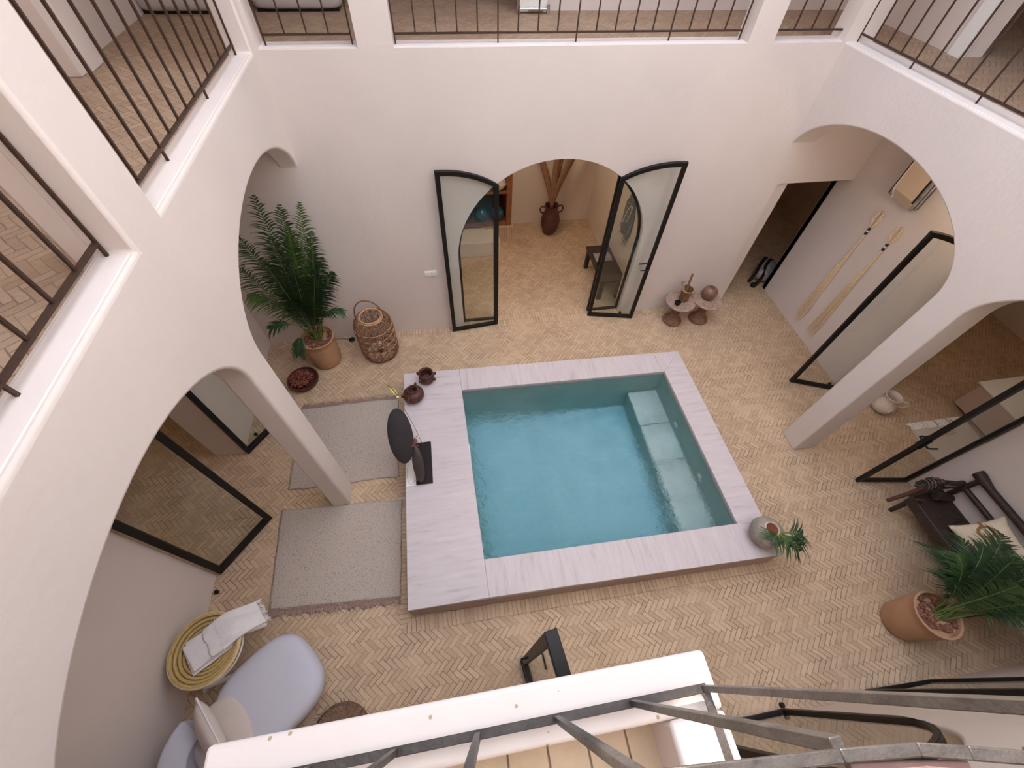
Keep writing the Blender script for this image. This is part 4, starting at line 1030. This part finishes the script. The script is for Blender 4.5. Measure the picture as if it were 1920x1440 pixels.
MB().box(-.1, .05, .40, .406, .36, .38).build('slot_handle', M_black, t)
MB().box(-.55, .75, -.5, .35, 0, .04).build('plinth', M_black, t)

# ------------------------------------------------------------------ bench with cushion, leather bundle
t = thing('wooden_bench', 'near black carved wooden bench with slatted back on the right', 'bench', (5.30, .55, 0))
MB().box(-.24, .20, -.75, .52, .36, .41).build('seat', M_darkwood, t, bevel=.012)
MB().bar((-.22, -.74, .32), (-.22, .50, .32), .03, .09).build('apron', M_darkwood, t)
for x, y in ((-.20, -.70), (-.20, .47), (.18, -.70), (.18, .47)):
    MB().tube([(x, y, 0), (x, y, .36)], [.026, .032], 10).build('leg', M_darkwood, t)
MB().tube([(.255, -.78, .80), (.255, .34, .80), (.25, .50, .82), (.25, .54, .82)], [.036, .040, .058, .055], 14).build('back_rail', M_darkwood, t)
MB().tube([(.235, -.76, .60), (.235, .46, .60)], .030, 12).build('back_rail', M_darkwood, t)
for y in (-.72, .46): MB().tube([(.20, y, .36), (.25, y, .80)], [.03, .03], 10).build('back_post', M_darkwood, t)
MB().tube([(-.20, .50, .58), (-.02, .51, .60), (.24, .50, .62)], [.032, .036, .036], 12).build('arm_rest', M_darkwood, t)
MB().tube([(-.20, .50, .38), (-.20, .50, .59)], .025, 10).build('arm_post', M_darkwood, t)
MB().tube([(-.06, .44, .50), (.16, .40, .45)], [.05, .04], 12).build('carved_block', M_darkwood, t)
ct = thing('throw_cushion', 'cream cushion with a tan ring pattern on the dark bench', 'cushion', (5.33, .42, .41))
Mc = Matrix.Translation(Vector((0, 0, .18))) @ Matrix.Rotation(math.radians(-8), 4, 'Z') @ Matrix.Rotation(math.radians(-40), 4, 'Y')
pillow('cushion_body', ct, .235, .235, .07, Mc, mat('cream_linen', (.74, .64, .48), .9, var=.05, scale=20, bump=.2, bscale=120), 20)
def ontop(a, b): # point on pillow front
    th = .07*(max(0, 1-abs(a)**3)*max(0, 1-abs(b)**3))**.55
    return Mc @ Vector((a*.235, b*.235, th+.002))
pm = MB()
def flatstrip(pts, wd):
    for i in range(len(pts)-1):
        p, q = Vector(pts[i]), Vector(pts[i+1]); d = (q-p).normalized(); nn_ = Vector((-d.y, d.x))*wd
        pm.add([ontop(*(p-nn_)), ontop(*(p+nn_)), ontop(*(q+nn_)), ontop(*(q-nn_))], [(0, 1, 2, 3)])
for cy, r in ((.42, .24), (-.42, .24)):
    flatstrip([(.05+r*math.cos(2*PI*i/24), cy+r*math.sin(2*PI*i/24)) for i in range(25)], .055)
flatstrip([(.05, .66+.033*i) for i in range(9)], .06); flatstrip([(.05, .18-.04*i) for i in range(10)], .06); flatstrip([(.05, -.66-.033*i) for i in range(9)], .06)
pm.build('tan_rings', mat('tan_embroidery', (.40, .20, .08), .9, var=.2, scale=50), bpy.data.objects['cushion_body'], smooth=60, weld=False, solid=.002)
t = thing('leather_bundle', 'dark leather bundle tied to a brown stick on the bench arm', 'ornament', (5.13, 1.10, .60))
rnd = random.Random(21); lb = MB()
for i in range(9):
    p = Vector((-.08+.03*i, .02*math.sin(i*2), rnd.uniform(-.03, .05)))
    lb.tube([p+Vector((-.06, rnd.uniform(-.05, .05), 0)), p+Vector((0, 0, .02)), p+Vector((.07, rnd.uniform(-.05, .05), rnd.uniform(-.04, .04)))], [.012, .045, .016], 8)
lb.build('leather_wrap', M_leather, t, smooth=60, weld=False)
for i in range(5):
    x = -.07+.045*i
    MB().tube([(x+.01*math.sin(k), .062*math.cos(2*PI*k/12), .02+.062*math.sin(2*PI*k/12)) for k in range(12)], .004, 5, closed=True).build('cord_tie', mat('pale_cord', (.22, .16, .14), .8), t)
MB().tube([(-.56, -.09, -.03), (-.30, -.06, -.01), (.05, 0, .01)], [.021, .021, .019], 12).build('stick', M_stick, t)
MB().tube([(.02, -.03, .06), (.28, -.08, .04)], .005, 8).build('white_rod', M_chrome, t)
MB().tube([(.0, .03, .03), (.12, .0, .0), (.36, -.04, -.02)], [.045, .05, .04], 12).build('leather_tail', M_leather, t)
MB().tube([(-.12, -.11, -.12), (-.03, -.13, -.14)], [.014, .018], 10).build('peg', M_stick, t)

# ------------------------------------------------------------------ north room
t = thing('shelf_plinth', 'low masonry plinth under the wooden shelf in the north room', 'plinth', (.2, 7.0, 0))
MB().box(-1.0, .78, -.42, .57, 0, .30).build('masonry', M_wall2, t, bevel=.01)
MB().box(.78, 1.06, .0, .57, 0, .30).box(.55, 1.08, -.02, .57, .30, .328).build('brick_top', M_band, t)
t = thing('wooden_shelf', 'red brown open wooden shelf in the north room behind the glass', 'shelf', (.42, 7.30, .33))
for x in (-.62, .78): MB().box(x-.05, x+.05, -.28, .26, 0, 2.0).build('side_post', M_redwood, t, bevel=.006)
for z in (.03, .62, 1.16, 1.72): MB().box(-.57, .73, -.26, .26, z, z+.045).build('shelf_board', M_redwood, t, bevel=.004)
MB().box(-.57, .73, .24, .26, .03, 1.9).build('back_board', mat('dark_back', (.06, .03, .02), .7), t)
MB().box(-.62, .78, -.27, -.25, .002, .05).build('front_trim', M_redwood, t)
for i, (x, z) in enumerate(((.28, .08), (.58, .08), (-.02, .08))):
    tag(MB().lathe([(0, 0), (.05, .0), (.11, .05), (.13, .12), (.11, .19), (.05, .235), (0, .24)], (.42+x, 7.14, .33+z), 28).build('glazed_ball', M_bluegl), ['middle dark blue glazed ball on the lowest shelf board', 'right dark blue glazed ball on the lowest shelf board', 'left dark blue glazed ball on the lowest shelf board'][i], 'ball', 'blue glazed balls on the shelf')
for i, (x, z) in enumerate(((.30, .665), (.60, .665), (.02, .665))):
    tag(MB().lathe([(0, 0), (.06, .0), (.13, .07), (.155, .13), (.148, .13), (.12, .07), (0, .02)], (.42+x, 7.14, .33+z), 28).build('ceramic_bowl', M_ceramic), ['middle white ceramic bowl on the second shelf board', 'right white ceramic bowl on the second shelf board', 'left white ceramic bowl on the second shelf board'][i], 'bowl', 'white bowls on the shelf')
t = thing('amphora', 'dark brown two handled clay jar before the north room wall', 'vase', (2.05, 7.18, 0))
MB().lathe([(0, 0), (.07, 0), (.13, .06), (.175, .18), (.185, .30), (.16, .40), (.125, .46), (.12, .56), (.135, .60), (.125, .60), (.105, .55), (.10, .45), (0, .3)], n=36).build('jar_body', M_darkclay, t)
for s in (-1, 1): MB().tube([(s*.12, 0, .57), (s*.20, 0, .58), (s*.225, 0, .52), (s*.20, 0, .46), (s*.14, 0, .44)], .018, 10).build('handle', M_darkclay, t)
for i, (dx, dy, h) in enumerate(((-.60, .10, 2.0), (.02, .05, 2.15), (.20, .12, 2.1), (.62, .02, 2.1), (.84, .12, 2.2))):
    def fn(u, v, dx=dx, dy=dy, h=h):
        s = v; c = Vector((2.05+dx*(s**1.5)*.9, 7.18+dy*s, .50+(h-.5)*s)); wdt = .012+.045*math.sin(PI*min(1, s*.95+.05))**.8
        return c+Vector(((u-.5)*2*wdt, .03*abs(u-.5), 0))
    o = MB().grid(fn, 4, 16).build('dried_palm_spathe', M_dried, None, solid=.010, smooth=60)
    tag(o, ['leftmost dried palm spathe standing in the clay jar', 'second dried palm spathe from the left in the clay jar', 'middle dried palm spathe in the clay jar', 'fourth dried palm spathe, leaning right in the clay jar', 'rightmost dried palm spathe in the clay jar'][i], 'dried palm', 'dried spathes in the jar')
t = thing('low_wooden_table', 'low dark wooden table against the right wall of the north room', 'table', (2.68, 5.62, 0))
MB().box(-.22, .20, -.48, .48, .38, .43).build('table_top', M_darkwood, t, bevel=.01)
for x, y in ((-.17, -.42), (.15, -.42), (-.17, .42), (.15, .42)): MB().box(x-.035, x+.035, y-.035, y+.035, 0, .38).build('leg', M_darkwood, t, bevel=.006)
MB().grid(lambda u, v: Vector((-.16+.30*u, .02+.24*v, .436+.006*math.sin(u*7)*math.sin(v*5))), 8, 8).build('table_runner', M_greyfab, t, solid=.006)
t = thing('net_hanging', 'ragged dark net wall hanging with a white loop in the north room', 'wall hanging', (2.94, 5.75, 1.25))
def nf(u, v): return Vector((-.012-.01*math.sin(u*9+v*7), (u-.5)*(.42*(.4+.6*math.sin(PI*min(1, v+.15)))), (v-.5)*.8))
MB().grid(nf, 14, 20).build('net', M_grey, t, solid=.008)
nt_ = MB(); rnd = random.Random(31)
for i in range(90):
    p = nf(rnd.random(), rnd.random()); nt_.tube([p, p+Vector((-.02, rnd.uniform(-.04, .04), -.06)), p+Vector((-.015, rnd.uniform(-.06, .06), -.13))], .004, 4)
o = nt_.build('ragged_threads', M_greyfab, t, smooth=0, weld=False); o['kind'] = 'stuff'
MB().tube([(-.035, .10*math.cos(PI*1.4*i/20), -.05+.22*math.sin(PI*1.4*i/20-.9)) for i in range(21)], .006, 6).build('white_loop', M_card, t)

# ------------------------------------------------------------------ upstairs sofas, leaf with bolt, east room
def sofa(label, x0, x1, y0, y1):
    t = thing('daybed', label, 'daybed', ((x0+x1)/2, (y0+y1)/2, ZG), group='pale grey daybeds of the north west gallery')
    a, b = (x1-x0)/2, (y1-y0)/2
    MB().loft([(.012, a*.95, b*.93, 8, 0, 0), (.05, a*.985, b*.97, 8, 0, 0), (.15, a, b, 8, 0, 0), (.34, a, b, 8, 0, 0), (.42, a*.97, b*.95, 8, 0, 0), (.44, a*.9, b*.85, 8, 0, 0)], None, 64).build('mattress', M_sofa, t, sub=1, smooth=70)
    MB().box(-a*.9, a*.9, -b*.85, b*.9, 0, .03).build('base_frame', M_black, t)
sofa('pale grey daybed at the far end of the west gallery, left of the corner post', -3.02, -1.97, 6.40, 7.5)
sofa('pale grey daybed seen in the narrow north opening, right of the corner post', -1.87, -.88, 6.48, 7.5)
t = thing('door_10', 'white wooden door leaf with chrome floor bolt in the north gallery', None, (1.36, 6.46, ZG), kind='structure')
MB().box(-.22, .13, -.03, .03, .02, 2.1).build('leaf', M_whitetrim, t, bevel=.004)
MB().tube([(-.10, -.05, .05), (.08, -.05, .05)], .022, 12).tube([(-.22, -.05, .05), (.16, -.05, .05)], .008, 8).tube([(.14, -.05, .0), (.14, -.05, .09)], .02, 10).tube([(-.21, -.05, .0), (-.21, -.05, .08)], .012, 8).build('floor_bolt', M_chrome, t)

# ------------------------------------------------------------------ light
w = bpy.data.worlds.new('sky'); bpy.context.scene.world = w; w.use_nodes = True
nt = w.node_tree; bg = nt.nodes['Background']
bg.inputs['Strength'].default_value = 1.0
wtc = nt.nodes.new('ShaderNodeTexCoord'); wn_ = nt.nodes.new('ShaderNodeTexNoise'); wn_.inputs['Scale'].default_value = 7; wn_.inputs['Detail'].default_value = 6
wr = nt.nodes.new('ShaderNodeValToRGB'); wr.color_ramp.elements[0].position = .42; wr.color_ramp.elements[1].position = .58
wr.color_ramp.elements[0].color = (.52, .72, 1.10, 1); wr.color_ramp.elements[1].color = (1.30, 1.22, 1.10, 1)
nt.links.new(wtc.outputs['Generated'], wn_.inputs['Vector']); nt.links.new(wn_.outputs['Fac'], wr.inputs['Fac']); nt.links.new(wr.outputs['Color'], bg.inputs['Color'])
def lamp(name, kind, loc, energy, col=(1, 1, 1), size=1., rot=(0, 0, 0), size_y=None):
    l = bpy.data.lights.new(name, kind); l.energy = energy; l.color = col
    if kind == 'AREA':
        l.size = size
        if size_y: l.shape = 'RECTANGLE'; l.size_y = size_y
    if kind == 'POINT': l.shadow_soft_size = size
    o = bpy.data.objects.new(name, l); o.location = loc; o.rotation_euler = rot; C.objects.link(o); return o
sun = lamp('sun', 'SUN', (0, 0, 12), 5.0, (1, .93, .82))
sun.data.angle = math.radians(.6)
sun.rotation_euler = Vector((.583, -1.486, -1)).to_track_quat('-Z', 'Y').to_euler()
WARM = (1, .82, .62)  # warm point lights without fixtures, added to brighten rooms, passage and galleries
lamp('room_fill', 'POINT', (1.2, 6.2, 2.9), 13, WARM, .15)
lamp('hall_fill', 'POINT', (6.2, 6.4, 2.9), .8, WARM, .15)
lamp('passage_fill', 'POINT', (4.95, 3.0, 2.9), 4.5, WARM, .12)  # added fill that warms the tassel wall; no fixture here
lamp('east_room_fill', 'POINT', (7.4, 2.2, 2.9), 4, WARM, .15)
lamp('west_room_fill', 'POINT', (-4.2, 2.2, 2.9), 3, WARM, .15)
lamp('south_room_fill', 'POINT', (1.5, -1.9, 2.9), 8, WARM, .15)
lamp('gallery_fill', 'POINT', (-2.4, 4.0, 5.9), 4, WARM, .15)
lamp('gallery_fill', 'POINT', (1.5, 6.0, 5.9), 4, WARM, .15)

# ------------------------------------------------------------------ camera
cam = bpy.data.cameras.new('camera'); co = bpy.data.objects.new('camera', cam); C.objects.link(co)
r_, d_, f_ = Vector((0.98713058, -0.15664594, 0.03217554)), Vector((-0.10800698, -0.80144832, -0.58823047)), Vector((0.11793095, 0.5771851, -0.808053))
Mx = Matrix(((r_.x, -d_.x, -f_.x, 0), (r_.y, -d_.y, -f_.y, 0), (r_.z, -d_.z, -f_.z, 5.0), (0, 0, 0, 1)))
co.matrix_world = Mx
cam.sensor_width = 36; cam.lens = 36*787./1920; cam.clip_start = .02; cam.clip_end = 100
sc = bpy.context.scene; sc.camera = co
sc.view_settings.view_transform = 'Standard'; sc.view_settings.look = 'None'; sc.view_settings.gamma = 1; sc.view_settings.use_curve_mapping = False
sc.view_settings.exposure = 1.80
sc.cycles.max_bounces = 14; sc.cycles.diffuse_bounces = 7; sc.cycles.transparent_max_bounces = 16
